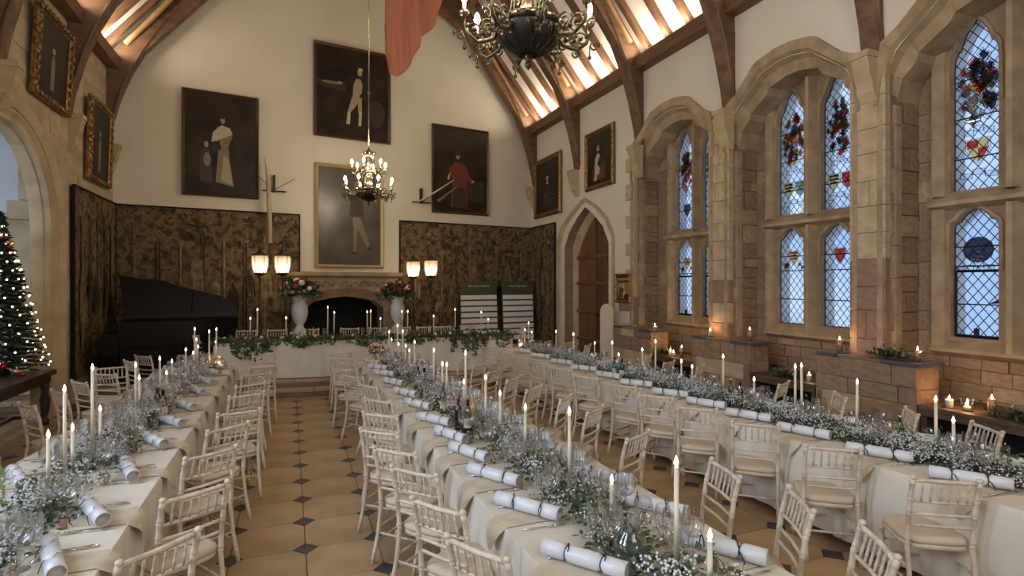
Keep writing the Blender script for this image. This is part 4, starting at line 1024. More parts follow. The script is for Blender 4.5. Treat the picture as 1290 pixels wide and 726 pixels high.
# ---------------------------------------------------------------- display boards, arched board, piano, side table, tree
def display(label, x, y, w_, seed):
    t = thing('display_board', label, 'board', (x, y, .27), AF, group='striped display boards'); t.rotation_euler = (-.06, 0, AF)
    P('panel', MB().box(-w_/2, w_/2, -.03, .0, .25, 2.02), 'green_board', t)
    P('header', MB().box(-w_/2, w_/2, -.045, -.03, 1.70, 2.02), 'green_board', t)
    for k in range(8):
        z = 1.48-k*.155*1.1
        s_ = P('card_strip', MB().box(-w_/2+.01, w_/2-.01, -.055, -.031, z, z+.125), 'white_card', t)
    rr = random.Random(seed)
    for k in range(3):
        b_ = P('red_bow', MB().ball((-.05, 0, 0), .04, 6, 4, sz=.6).ball((.05, 0, 0), .04, 6, 4, sz=.6), 'red_flower', t, loc=(rr.uniform(-w_/2, w_/2), -.075, 1.46-.34*k))
    # one short line of white lettering, too small to read
    lt = MB(); u = -w_*.28
    while u < w_*.28:
        l = rr.uniform(.02, .035); lt.box(u, u+l, -.049, -.045, 1.86, 1.88+rr.choice((0, .008))); u += l+rr.choice((.008, .008, .025))
    P('lettering', lt, 'letter', t)
    for s_ in (1, -1): P('leg', MB().box(s_*w_*.42-.02, s_*w_*.42+.02, -.02, .02, .0, .3), 'green_board', t)
display('left dark green display board with white strips before the tapestry', 5.15, 15.35, 1.18, 1)
display('right dark green display board with white strips before the tapestry', 6.38, 15.35, 1.05, 2)
t = thing('arched_panel', 'plain cream round-topped board standing before the oak doors', 'board', (6.72, 10.95, 0), R(-62))
P('panel', MB().prism([(-.17, .35), (.17, .35)]+[(.17*cos(pi*k/10), 1.58+.17*sin(pi*k/10)) for k in range(11)], .05), 'cushion', t)
P('foot', MB().box(-.2, .2, -.15, .2, 0, .04).box(-.17, .17, 0, .05, .04, .36), 'cushion', t)
pn = thing('grand_piano', 'black grand piano with its lid raised', 'piano', (-2.1, 13.2, .27), R(8))
rimp = [(-.98, -.62), (.25, -.62), (.5, -.5), (.72, -.25), (1.0, .0), (1.10, .25), (1.05, .55), (.85, .75), (-.98, .75)]
def piano_prism(poly, z0, z1, T=None): return MB().add([(x, y, z0) for x, y in poly]+[(x, y, z1) for x, y in poly], [tuple(reversed(range(len(poly)))), tuple(range(len(poly), 2*len(poly)))]+[(i, (i+1) % len(poly), (i+1) % len(poly)+len(poly), i+len(poly)) for i in range(len(poly))], T=T)
P('case', piano_prism(rimp, .72, 1.20), 'black_gloss', pn)
lidp = [(-1.15, .0), (1.0, .0), (1.12, .15), (1.0, .42), (.72, .62), (.1, .80), (-.45, 1.12), (-.9, 1.16), (-1.15, 1.2)]
P('lid', MB().prism([(-1.0, 0), (1.05, 0), (1.12, .14), (1.05, .32), (.8, .50), (.35, .62), (-.05, .74), (-.35, .86), (-.75, .90), (-1.12, .97), (-1.05, .6)], .03, T=TL(0, .72, 1.18, rx=-.25)), 'black_gloss', pn)
P('lid_prop', MB().tube([(.2, -.5, 1.18), (.25, .62, 1.75)], .012, 5), 'black_gloss', pn)
P('keyboard', MB().box(-1.22, -.98, -.58, .72, .66, .80), 'white_card', pn)
P('key_slip', MB().box(-1.26, -.96, -.62, .76, .56, .68).box(-1.26, -.96, -.66, -.6, .6, .98).box(-1.26, -.96, .74, .8, .6, .98), 'black_gloss', pn)
for x, y in ((-.85, -.45), (-.85, .6), (.75, .35)):
    P('leg', MB().lathe([(.05, 0), (.07, .05), (.05, .12), (.075, .6), (.09, .74)], 8), 'black_gloss', pn, loc=(x, y, 0))
P('drape', MB().box(-.95, .95, -.58, -.55, .06, .74), 'black_cloth', pn)
st_ = thing('piano_stool', 'black stool beside the grand piano', 'stool', (-3.25, 12.75, .27))
P('seat', MB().cbox(.5, .32, .09, .02, T=TL(0, 0, .5)), 'black_cloth', st_)
for x in (-.2, .2):
    for y in (-.11, .11): P('leg', MB().box(x-.02, x+.02, y-.02, y+.02, 0, .46), 'black_gloss', st_)
sd = thing('side_table', 'long dark wooden side table carrying the Christmas tree', 'table', (-3.93, 9.62, 0))
P('tabletop', MB().cbox(1.02, 2.54, .07, .012, T=TL(0, 0, .815)), 'black_wood', sd)
P('apron', MB().box(-.45, .45, -1.20, -1.16, .66, .78).box(-.45, .45, 1.16, 1.20, .66, .78).box(.41, .45, -1.2, 1.2, .66, .78).box(-.45, -.41, -1.2, 1.2, .66, .78), 'black_wood', sd)
for x in (-.40, .40):
    for y in (-1.13, 1.13): P('leg', MB().lathe([(.05, 0), (.06, .08), (.03, .12), (.05, .2), (.075, .4), (.04, .52), (.06, .58), (.06, .7)], 10), 'black_wood', sd, loc=(x, y, 0))
P('stretcher', MB().box(-.03, .03, -1.1, 1.1, .12, .17).box(-.4, .4, -1.16, -1.10, .12, .17).box(-.4, .4, 1.10, 1.16, .12, .17), 'black_wood', sd)
# Christmas tree
TXc, TYc = -4.06, 10.50
tree = thing('christmas_tree', 'decorated Christmas tree with warm lights standing on the dark side table', 'tree', (TXc, TYc, .852))
P('trunk', MB().tube([(0, 0, 0), (0, 0, 2.4)], [.05, .012], 7), 'oak', tree)
P('tree_stand', MB().lathe([(.20, 0), (.18, .06), (.07, .12)], 12), 'iron', tree)
rr = random.Random(3); mb = MB(); tips = []
for k in range(430):
    f = (k+.5)/430; z = .10+f*2.32; Rr = .60*(1-f)**.85+.04; a_ = k*2.39996; q = Rr*rr.uniform(.7, 1.08); dz = -.10+.18*f
    tip = Vector((q*cos(a_), q*sin(a_), z+dz*q)); base = Vector((0, 0, z+.02)); tips.append((tip, f))
    for s_ in range(7):
        t0 = .3+.7*s_/7; p = base.lerp(tip, t0); side = Vector((-sin(a_), cos(a_), 0))
        for e_ in (1, -1):
            d = (side*e_*.8+(tip-base).normalized()*.8+Vector((0, 0, rr.uniform(-.2, .3)))).normalized()*rr.uniform(.07, .12)
            wv = Vector((0, 0, 1)).cross(d).normalized()*.018
            mb.add([p, p+d*.5+wv, p+d, p+d*.5-wv], [(0, 1, 2, 3)], 0)
            mb.add([p, p+d*.5+Vector((0, 0, .016)), p+d, p+d*.5-Vector((0, 0, .016))], [(0, 1, 2, 3)], 0)
P('needles', mb, 'pine', tree, kind='stuff')
ls = thing('fairy_lights', 'string of warm fairy lights wound round the Christmas tree', 'lights', (TXc, TYc, .852))
fb = MB(); wi_ = []
for k in range(230):
    f = k/230; z = .12+f*2.25; q = (.60*(1-f)**.85+.06); a_ = k*.47; p = (q*cos(a_), q*sin(a_), z); wi_.append(p); fb.ball(p, .013, 5, 4)
P('bulbs', fb, 'fairy', ls, kind='stuff'); P('wire', MB().tube(wi_, .003, 3), 'iron', ls)
nb = 0
for k, (tip, f) in enumerate(tips):
    if k % 13 == 5 and nb < 30:
        nb += 1; m_ = 'bauble_red' if nb % 2 else 'bauble_gold'
        w_ = ('red' if nb % 2 else 'copper')
        bb = thing('bauble', 'shiny %s bauble on the Christmas tree' % w_, 'ornament', (TXc+tip.x*1.03, TYc+tip.y*1.03, .852+tip.z-.06), group='%s baubles on the Christmas tree' % w_)
        P('globe', MB().ball((0, 0, 0), .042, 10, 7), m_, bb); P('cap', MB().lathe([(.012, .038), (.012, .055), (.002, .07)], 6), 'silver', bb)

# ---------------------------------------------------------------- dining tables
ZT = .75
TAB = {'left': (-2.02, -.90, .95, 11.1), 'centre': (1.19, 2.33, .85, 10.75), 'right': (4.34, 5.42, 1.25, 11.45)}
def cloth(x0, x1, y0, y1, zt, zb, seed, ends=(True, True), edge=.0):
    """cloth over a rectangular table: flat top with a small crown, skirts in soft folds"""
    rr = random.Random(seed); mb = MB()
    per = []; step = .045
    def run(ax, ay, bx, by, nx, ny, on):
        n = max(2, int(hypot(bx-ax, by-ay)/step))
        for k in range(n):
            t_ = k/n; per.append((ax+(bx-ax)*t_, ay+(by-ay)*t_, nx, ny, on, t_))
    run(x0, y0, x1, y0, 0, -1, ends[0]); run(x1, y0, x1, y1, 1, 0, True); run(x1, y1, x0, y1, 0, 1, ends[1]); run(x0, y1, x0, y0, -1, 0, True)
    n = len(per); lev = [(0, 0), (.012, .008), (.10, .02), (.3, .035), (.52, .05), (1, .06)]
    ph = [rr.uniform(0, 6.3) for _ in range(3)]
    vs = []
    for li, (f, amp) in enumerate(lev):
        for k, (x, y, nx, ny, on, t_) in enumerate(per):
            s_ = k*step
            wv = (sin(s_*13+ph[0]+sin(s_*2+ph[1])*1.6)+.5*sin(s_*29+ph[2]))*.5
            o = amp*(1+wv*.9)*(.6 if on else .15)
            z = zt-(zt-zb)*f
            vs.append((x+nx*o, y+ny*o, z))
    fs = [(l*n+(k+1) % n, l*n+k, (l+1)*n+k, (l+1)*n+(k+1) % n) for l in range(len(lev)-1) for k in range(n)]
    fs.append(tuple(range(n)))
    mb.add(vs, fs, 0, True)
    mb.sm[-1] = False
    return mb
for nm, (x0, x1, y0, y1) in TAB.items():
    t = thing('trestle_table', 'long trestle table under the white cloths of the %s row' % nm, 'table', ((x0+x1)/2, (y0+y1)/2, 0), group='long banquet tables')
    hw, hl_ = (x1-x0)/2-.02, (y1-y0)/2-.02
    P('tabletop', MB().box(-hw, hw, -hl_, hl_, ZT-.04, ZT-.008), 'bench_wood', t)
    for k in range(6):
        yy = -hl_+.3+(2*hl_-.6)*k/5
        for s_ in (1, -1): P('leg', MB().tube([(s_*(hw-.15), yy, 0), (s_*(hw-.3), yy, ZT-.04)], .016, 6), 'iron', t)
    nseg = 5; L_ = (y1-y0)/nseg
    for k in range(nseg):
        pos = ['at the near end', 'second from the near end', 'in the middle', 'second from the far end', 'at the far end'][k]
        c_ = P('tablecloth', cloth(x0-.002*(k % 2), x1+.002*(k % 2), y0+k*L_+.003, y0+(k+1)*L_-.003, ZT+.003, .06, k*7+len(nm), (k == 0, k == nseg-1)), 'cloth')
        tag(c_, 'off-white tablecloth %s of the %s table row' % (pos, nm), 'tablecloth', 'tablecloths on the long tables')
# high table on the dais
HTA = -atan2(.1, 1)
ht = thing('high_table', 'long high table on the dais under a floor-length cloth', 'table', (1.70, 12.62-.17, .27), HTA)
P('tabletop', MB().box(-3.03, 3.03, -.40, .40, .71, .742), 'bench_wood', ht)
for k in range(4):
    for s_ in (1, -1): P('leg', MB().tube([(-2.7+k*1.8, s_*.3, 0), (-2.7+k*1.8, s_*.25, .71)], .016, 6), 'iron', ht)
hc = P('high_table_cloth', cloth(-3.05, 3.05, -.43, .43, .755, .02, 99), 'cloth', loc=(1.70, 12.45, .27), rot=(0, 0, HTA))
tag(hc, 'floor-length cream cloth over the high table on the dais', 'tablecloth')
def hpt(x, off=0): # a point on the high table at world x; off = towards the back
    u = (x-1.70)/cos(HTA); return (1.70+u*cos(HTA)-off*sin(HTA), 12.45+u*sin(HTA)+off*cos(HTA))

# ---------------------------------------------------------------- chiavari chairs
def ringed(pts, r, n=7, rings=(), rr_=1.32, flat=1.0):
    """tube with turned rings at the given fractions"""
    pts = [Vector(p) for p in pts]; L_ = [0]
    for a_, b_ in zip(pts, pts[1:]): L_.append(L_[-1]+(b_-a_).length)
    T_ = L_[-1]
    def at(s):
        s = max(0, min(T_, s))
        for i in range(len(pts)-1):
            if s <= L_[i+1]+1e-9: return pts[i].lerp(pts[i+1], (s-L_[i])/(L_[i+1]-L_[i]))
        return pts[-1]
    ss = [(l, r) for l in L_]
    for f in rings:
        c_ = f*T_; ss += [(c_-.008, r), (c_-.003, r*rr_), (c_+.003, r*rr_), (c_+.008, r)]
    ss.sort(); ss2 = []
    for s, q in ss:
        if not ss2 or s-ss2[-1][0] > .0008: ss2.append((s, q))
    return MB().tube([at(s) for s, _ in ss2], [q for _, q in ss2], n, flat=flat)
def chair_meshes():
    m = {}
    post = [(0, -.315, 0), (0, -.24, .22), (0, -.205, .43), (0, -.215, .55), (0, -.245, .75), (0, -.285, .905)]
    a_ = ringed(post, .0165, 8, (.1, .13, .5, .53, .72, .75, .84, .87, .965), 1.16); a_.ball((0, -.288, .915), .021, 8, 5, sz=.8)
    m['post'] = a_.mesh('back_post', 'lime_wood')
    m['front'] = ringed([(0, .205, .0), (0, .19, .15), (0, .185, .42)], .0165, 8, (.12, .2, .62, .7, .9)).mesh('front_leg', 'lime_wood')
    def rail(z, y, w_=.37, r=.0108): return ringed([(-w_/2, y, z), (0, y-.012, z), (w_/2, y, z)], r, 7, (.12, .5, .88), 1.15)
    m['top'] = rail(.895, -.281, .375, .0145).mesh('top_rail', 'lime_wood')
    m['r2'] = rail(.745, -.244).mesh('back_rail', 'lime_wood'); m['r3'] = rail(.655, -.228).mesh('back_rail', 'lime_wood'); m['r4'] = rail(.575, -.218).mesh('back_rail', 'lime_wood')
    m['spin'] = ringed([(0, -.255, .75), (0, -.290, .89)], .0075, 6, (.3, .7), 1.25).mesh('spindle', 'lime_wood')
    sf = MB(); n = 20; pr = []
    def rr2(z, k): 
        return [(.205*k*(abs(cos(t))**.45)*(1 if cos(t) > 0 else -1), .205*k*(abs(sin(t))**.45)*(1 if sin(t) > 0 else -1), z) for t in [2*pi*i/n for i in range(n)]]
    def rings_(ls, mi=0):
        vs = [p for z, k in ls for p in rr2(z, k)]
        fs = [(l*n+i, l*n+(i+1) % n, (l+1)*n+(i+1) % n, (l+1)*n+i) for l in range(len(ls)-1) for i in range(n)]+[tuple(reversed(range(n))), tuple((len(ls)-1)*n+i for i in range(n))]
        mb_ = MB().add(vs, fs, 0, True); mb_.sm[-1] = True; return mb_
    m['seat'] = rings_([(.405, .97), (.41, 1.0), (.432, 1.0), (.437, .97)]).mesh('seat', 'lime_wood')
    m['cushion'] = rings_([(.437, .95), (.445, 1.01), (.462, 1.035), (.478, 1.0), (.488, .86), (.492, .5), (.493, .2)]).mesh('cushion', 'cushion')
    m['str'] = ringed([(-.18, 0, 0), (.18, 0, 0)], .0095, 6, (.3, .5, .7)).mesh('stretcher', 'lime_wood')
    return m
CM = chair_meshes()
SPN = [-.135, -.081, -.027, .027, .081, .135]
def chair(label, p1, p2, group, z=0, facing=None):
    """p1,p2: tops of the two back posts (world XY)"""
    mx, my = (p1[0]+p2[0])/2, (p1[1]+p2[1])/2
    dx, dy = p2[0]-p1[0], p2[1]-p1[1]
    f1 = Vector((-dy, dx)).normalized()
    if f1.dot(Vector(facing)) < 0: f1 = -f1
    rz = atan2(f1.y, f1.x)-pi/2
    o = thing('chiavari_chair', label, 'chair', (mx+f1.x*.285, my+f1.y*.285, z), rz, group)
    for s_ in (1, -1):
        ob('back_post', CM['post'], o, (s_*.195, 0, 0)); ob('front_leg', CM['front'], o, (s_*.185, 0, 0))
    ob('top_rail', CM['top'], o)
    for k in ('r2', 'r3', 'r4'): ob('back_rail', CM[k], o)
    for x in SPN: ob('spindle', CM['spin'], o, (x, 0, 0))
    ob('seat', CM['seat'], o); ob('cushion', CM['cushion'], o)
    for y, zz in ((.19, .30), (.19, .20), (-.235, .22)): ob('stretcher', CM['str'], o, (0, y, zz))
    for s_ in (1, -1): ob('stretcher', CM['str'], o, (s_*.188, -.02, .27), (0, 0, pi/2), (1.15, 1, 1)); ob('stretcher', CM['str'], o, (s_*.188, -.02, .17), (0, 0, pi/2), (1.2, 1, 1))
    return o
# measured tops of the back posts, row by row, near to far
CH = {
 ('left', 'aisle', (-1, .0)): 'LR', ('left', 'wall', (1, 0)): 'LL', ('centre', 'left', (1, 0)): 'CL', ('centre', 'right', (-1, 0)): 'CR', ('right', 'inner', (1, 0)): 'RL', ('right', 'window', (-1, 0)): 'RR'}
ROWS = {'LR': [(-0.585, 3.185, 43), (-0.535, 3.94, 34), (-0.55, 4.805, 35), (-0.505, 5.615, 38), (-0.465, 6.235, 15), (-0.455, 7.175, 25), (-0.455, 7.89, 33), (-0.435, 8.765, 22), (-0.375, 9.515, 17), (-0.42, 11.1, 22)], 'CL': [(0.85, 2.585, -60), (0.8, 3.165, -56), (0.8, 3.81, -51), (0.76, 4.33, -47), (0.73, 4.95, -45), (0.835, 5.585, -43), (0.92, 6.28, -51), (0.93, 7.245, -64), (0.825, 8.03, -53), (0.79, 8.795, -35), (0.87, 10.1, -22), (0.9, 10.9, -19)], 'CR': [(2.76, 1.915, -123), (2.845, 2.45, -120), (2.835, 3.06, -105), (2.77, 4.005, 27), (2.92, 4.98, 36), (2.92, 5.63, 44), (2.83, 6.31, 38), (2.845, 7.045, 43), (2.835, 7.775, 43), (2.85, 8.475, 40), (2.82, 9.225, 51)], 'RL': [(4.015, 2.33, -33), (3.98, 3.12, -37), (3.985, 3.915, -43), (3.94, 4.65, -45), (3.93, 5.33, -55), (3.94, 6.05, -66), (3.84, 6.825, -62), (3.855, 7.6, -60), (3.745, 8.315, -75), (3.76, 9.0, -72), (3.785, 9.785, -70), (3.805, 10.75, -65)], 'LL': [(-2.595, 7.43, -51), (-2.57, 8.22, -54), (-2.56, 8.905, -51), (-2.465, 9.585, -32), (-2.55, 10.3, 20), (-2.475, 11.015, -54), (-2.43, 11.7, -43)], 'RR': [(5.835, 3.055, -120), (5.86, 3.72, -132), (5.935, 4.565, -125), (5.975, 5.39, 25), (6.0, 6.99, 36), (5.85, 7.575, 27), (6.015, 8.38, 40), (5.865, 10.3, 44), (5.78, 11.005, 22)]}
DESC = {'LR': 'on the aisle side of the left table', 'LL': 'on the wall side of the left table', 'CL': 'on the left side of the centre table', 'CR': 'on the right side of the centre table', 'RL': 'on the inner side of the right table', 'RR': 'on the window side of the right table'}
FAC = {'LR': (-1, .2), 'LL': (1, 0), 'CL': (1, .2), 'CR': (-1, .1), 'RL': (1, .3), 'RR': (-1, 0)}
for k_, prs in ROWS.items():
    for i, (mx_, my_, an_) in enumerate(prs):
        a_ = (mx_-.195*cos(R(an_)), my_-.195*sin(R(an_))); b_ = (mx_+.195*cos(R(an_)), my_+.195*sin(R(an_)))
        chair('limewashed wooden chair %s, %s from the near end' % (DESC[k_], ORD[i]), a_, b_, 'chairs along the long tables', 0, FAC[k_])
for i, x in enumerate((-.95, -.32, .35, 1.22, 1.85, 2.4, 2.95, 3.35, 4.0)):
    px, py = hpt(x, .80)
    chair('limewashed chair behind the high table, %s from its left end' % ORD[i], (px-.2, py+.02), (px+.2, py-.02), 'chairs behind the high table', .27, (0, -1))
chair('lone limewashed chair seen edge-on left of the high table', (-1.75, 12.45), (-1.62, 12.85), 'chairs behind the high table', .27, (1, 0))
chair('limewashed chair at the right end of the high table', hpt(5.15, -.1), hpt(5.2, .28), 'chairs behind the high table', .27, (-1, 0))

# ---------------------------------------------------------------- things on the tables
# cracker: three barrels of white paper with tied necks
_r = .043
prof = [(_r-.003, -.235), (_r, -.234), (_r, -.122), (.036, -.112), (.028, -.104), (.028, -.098), (.036, -.090), (_r, -.080), (_r, .080), (.036, .090), (.028, .098), (.028, .104), (.036, .112), (_r, .122), (_r, .234), (_r-.003, .235)]
mb = MB().lathe(prof, 18, 0, T=Matrix.Rotation(pi/2, 4, 'Y'), cap=False)
for s_ in (1, -1):
    mb.lathe([(_r-.003, s_*.2345), (_r-.004, s_*.18), (.0, s_*.179)], 18, 1, T=Matrix.Rotation(pi/2, 4, 'Y'), cap=False)
mb.add([(x, -.012+.02*(k % 2), _r+.0006) for k, x in enumerate((-.05, .05))]+[(.05, .012, _r-.001), (-.05, .012, _r-.001)], [(0, 1, 2, 3)], 0)
CR_M = mb.mesh('paper_roll', ['paper', 'paper_end'])
mb = MB().lathe([(.029, -.005), (.030, 0), (.029, .005)], 12, T=Matrix.Rotation(pi/2, 4, 'Y'), cap=False)
mb.tube([(0, -.01, .03), (.015, -.03, .045), (.03, -.05, .025), (.035, -.065, .0)], [.003, .004, .004, .003], 4, flat=.3)
mb.tube([(0, 0, .03), (-.01, .025, .044), (-.02, .045, .03)], [.003, .004, .003], 4, flat=.3)
RB_M = mb.mesh('ribbon', 'ribbon')
# napkin: flat under the cracker, its corner falling over the edge (edge at x=0, outward +x)
vs = []; nx = 12
for i in range(nx+1):
    u = -.30+.50*i/nx
    w_ = .12 if u <= 0 else .004+.14*(1-u/.21)
    for j in range(7):
        v = (j/6-.5)*2
        if u <= 0: p = (u, v*w_, .006+.006*sin(j*2.1))
        else: p = (.045+.010*sin(j*1.9)+.03*min(1, u*8), v*w_+.10*u, .008-u*.9-.012*abs(v))
        vs.append(p)
fs = [(i*7+j, i*7+j+1, (i+1)*7+j+1, (i+1)*7+j) for i in range(nx) for j in range(6)]
NP_M = MB().add(vs, fs, 0, True).mesh('napkin', 'napkin')
# cutlery lies along x
def cut(kind):
    mb = MB().tube([(-.10, 0, .004), (-.02, 0, .005), (.03, 0, .006)], [.0055, .0045, .003], 6, flat=.5)
    if kind == 'knife': mb.add([(.03, -.004, .003), (.11, -.010, .003), (.135, -.002, .003), (.13, .006, .003), (.03, .006, .003), (.03, -.004, .006), (.11, -.010, .005), (.135, -.002, .004), (.13, .006, .006), (.03, .006, .006)], [(4, 3, 2, 1, 0), (5, 6, 7, 8, 9)]+[(i, (i+1) % 5, (i+1) % 5+5, i+5) for i in range(5)])
    elif kind == 'spoon': mb.tube([(.03, 0, .006), (.06, 0, .004), (.085, 0, .004), (.105, 0, .006), (.115, 0, .007)], [.003, .015, .02, .014, .002], 8, flat=.25)
    else:
        mb.tube([(.03, 0, .006), (.05, 0, .005), (.065, 0, .005)], [.003, .010, .012], 6, flat=.3)
        for k in range(4): mb.tube([(.06, -.0095+.0063*k, .005), (.12, -.0095+.0063*k, .008)], .0016, 4)
    return mb.mesh(kind, 'silver')
CUT = {k: cut(k) for k in ('knife', 'fork', 'spoon')}
# glasses
WG_B = MB().lathe([(.004, .095), (.025, .102), (.042, .125), (.046, .155), (.043, .19), (.037, .215)], 14, cap=False).mesh('bowl', 'glass')
WG_S = MB().lathe([(.036, 0), (.034, .003), (.006, .010), (.0035, .03), (.0035, .09), (.007, .1)], 12).mesh('stem', 'glass')
FL_B = MB().lathe([(.003, .09), (.018, .11), (.026, .15), (.027, .19), (.023, .24)], 12, cap=False).mesh('bowl', 'glass')
TB_B = MB().lathe([(.030, .004), (.033, .05), (.036, .10)], 12, cap=False).mesh('tumbler_wall', 'glass')
TB_F = MB().lathe([(.028, 0), (.030, .008), (.028, .014)], 12).mesh('tumbler_base', 'thick_glass')
def goblet(label, x, y, z, group, s=1, flute=False):
    o = thing('champagne_flute' if flute else 'wine_glass', label, 'glass', (x, y, z), random.uniform(0, 3), group)
    ob('bowl', FL_B if flute else WG_B, o, sc=(s, s, s)); ob('stem', WG_S, o, sc=(s*(.8 if flute else 1), s*(.8 if flute else 1), s)); return o
# candles
WAX1 = MB().lathe([(.0125, 0), (.0105, 1)], 10).mesh('wax', 'wax')
WICK = MB().tube([(0, 0, 0), (.001, 0, .012)], .0014, 4).mesh('wick', 'wick')
FLAME = MB().lathe([(.001, 0), (.0075, .005), (.0105, .014), (.0095, .024), (.006, .036), (.0025, .046), (.0005, .052)], 10).mesh('flame', 'flame')
HOLD = MB().lathe([(.035, 0), (.034, .006), (.012, .014), (.010, .03), (.018, .036), (.020, .06), (.016, .061), (.014, .05)], 12).mesh('holder', 'thick_glass')
def taper(label, x, y, zb, zf, group, holder=True, hl_=None):
    if holder:
        h = ob('candle_holder', HOLD, None, (x, y, zb)); tag(h, hl_, 'candle holder', group.replace('taper candles', 'glass candle holders'))
        zb += .045
    L_ = max(.08, zf-.02-zb)
    o = thing('taper_candle', label, 'candle', (x, y, zb), random.uniform(0, 6), group)
    o.rotation_euler = (random.uniform(-.012, .012), random.uniform(-.012, .012), 0)
    ob('wax', WAX1, o, sc=(1.05, 1.05, L_)); ob('wick', WICK, o, (0, 0, L_)); ob('flame', FLAME, o, (0, 0, L_+.006))
    return o
TCX = {'left': -1.45, 'centre': 1.75, 'right': 4.87}
CAND = {
 'left': [(4.47, 1.22, -1.45), (4.76, 1.46, -1.45), (4.91, 1.16, -1.45), (5.35, 1.53, -1.45), (5.55, 1.16, -1.45), (6.69, 1.37, -1.45), (6.85, 1.21, -1.45), (7.86, 1.29, -1.45), (8.24, 1.06, -1.45), (8.6, 1.16, -1.45), (9.65, 1.2, -1.45), (10.36, 1.07, -1.45), (10.49, 1.45, -1.45), (10.68, 1.26, -1.45), (10.86, 1.12, -1.45), (10.62, 1.39, -1.25), (10.95, 1.40, -1.18), (10.98, 1.18, -1.19)],
 'centre': [(1.98, 1.07, 1.75), (2.21, 1.33, 1.75), (2.8, 1.05, 1.75), (3.32, 1.34, 1.75), (4.08, 1.21, 1.75), (4.64, 1.22, 1.75), (5.03, 1.3, 1.75), (5.68, 1.46, 1.75), (5.76, 1.14, 1.75), (6.46, 1.23, 1.75), (6.67, 1.21, 1.75), (7.09, 1.33, 1.75), (8.3, 1.32, 1.75), (8.67, 1.15, 1.75), (8.99, 1.19, 1.75), (9.19, 1.41, 1.75), (9.6, 1.16, 1.75), (9.7, 1.47, 1.75), (10.29, 1.17, 1.75), (10.55, 1.29, 1.75)],
 'right': [(2.77, 1.12, 4.87), (2.9, 1.26, 4.87), (3.58, 1.29, 4.87), (4.17, 1.36, 4.87), (4.25, 1.34, 4.87), (4.8, 1.12, 4.87), (5.28, 1.32, 4.87), (5.84, 1.12, 4.87), (6.05, 1.16, 4.87), (6.62, 1.37, 4.87), (6.93, 1.22, 4.87), (7.58, 1.07, 4.87), (7.77, 1.24, 4.87), (8.33, 1.18, 4.87), (9.08, 1.27, 4.87), (9.81, 1.26, 4.87), (10.98, 1.15, 4.87), (11.16, 1.34, 4.87), (11.3, 1.18, 4.84)]}
for nm, lst in CAND.items():
    for i, (y, zf, x) in enumerate(lst):
        taper('lit white taper candle on the %s table, %s from the near end' % (nm, ORD[i]), x, y, ZT+.004, zf, 'taper candles on the long tables', True,
              'clear glass candle holder under the %s taper of the %s table' % (ORD[i], nm))
HC = [(-.75, 1.48), (-.61, 1.66), (-.06, 1.48), (.77, 1.69), (.9, 1.58), (1.59, 1.58), (1.66, 1.6), (1.87, 1.43), (2.34, 1.58), (2.46, 1.58), (3.04, 1.47), (3.53, 1.61), (4.14, 1.54), (4.3, 1.37)]
for i, (x, zf) in enumerate(HC):
    hx, hy = hpt(x, .02)
    taper('lit white taper candle on the high table, %s from the left' % ORD[i], hx, hy, 1.028, zf, 'taper candles on the high table', True, 'glass candle holder under the %s taper of the high table' % ORD[i])

# place settings
SETS = {
 'LR': ('left', -1, [1.9, 2.7, 3.50, 4.14, 4.97, 5.80, 6.56, 7.36, 8.32, 9.1, 9.95, 10.7], 'aisle side of left table'),
 'LL': ('left', 1, [4.3, 5.05, 5.8, 6.55, 7.3, 8.1, 8.9, 9.7, 10.5], 'wall side of left table'),
 'CL': ('centre', -1, [1.75, 2.48, 3.20, 3.82, 4.42, 4.99, 5.62, 6.39, 7.14, 7.98, 8.81, 9.48, 10.15], 'left side of centre table'),
 'CR': ('centre', 1, [1.70, 2.33, 2.93, 3.52, 4.12, 4.74, 5.40, 6.1, 6.85, 7.6, 8.4, 9.2, 10.0], 'right side of centre table'),
 'RL': ('right', -1, [1.75, 2.48, 3.14, 3.87, 4.55, 5.2, 5.85, 6.6, 7.35, 8.1, 8.9, 9.8, 10.7], 'inner side of right table'),
 'RR': ('right', 1, [2.0, 2.7, 3.4, 4.1, 4.8, 5.6, 6.4, 7.3, 8.3, 9.3, 10.4], 'window side of right table')}
ZS = ZT+.004
def in_view(x, y, z, m=0):
    xc = x*cos(YAW)-y*sin(YAW); zc = x*sin(YAW)+y*cos(YAW)
    return zc > .3 and -m < 645+700*xc/zc < 1290+m and 358-700*(z-CAMH)/zc < 726+m
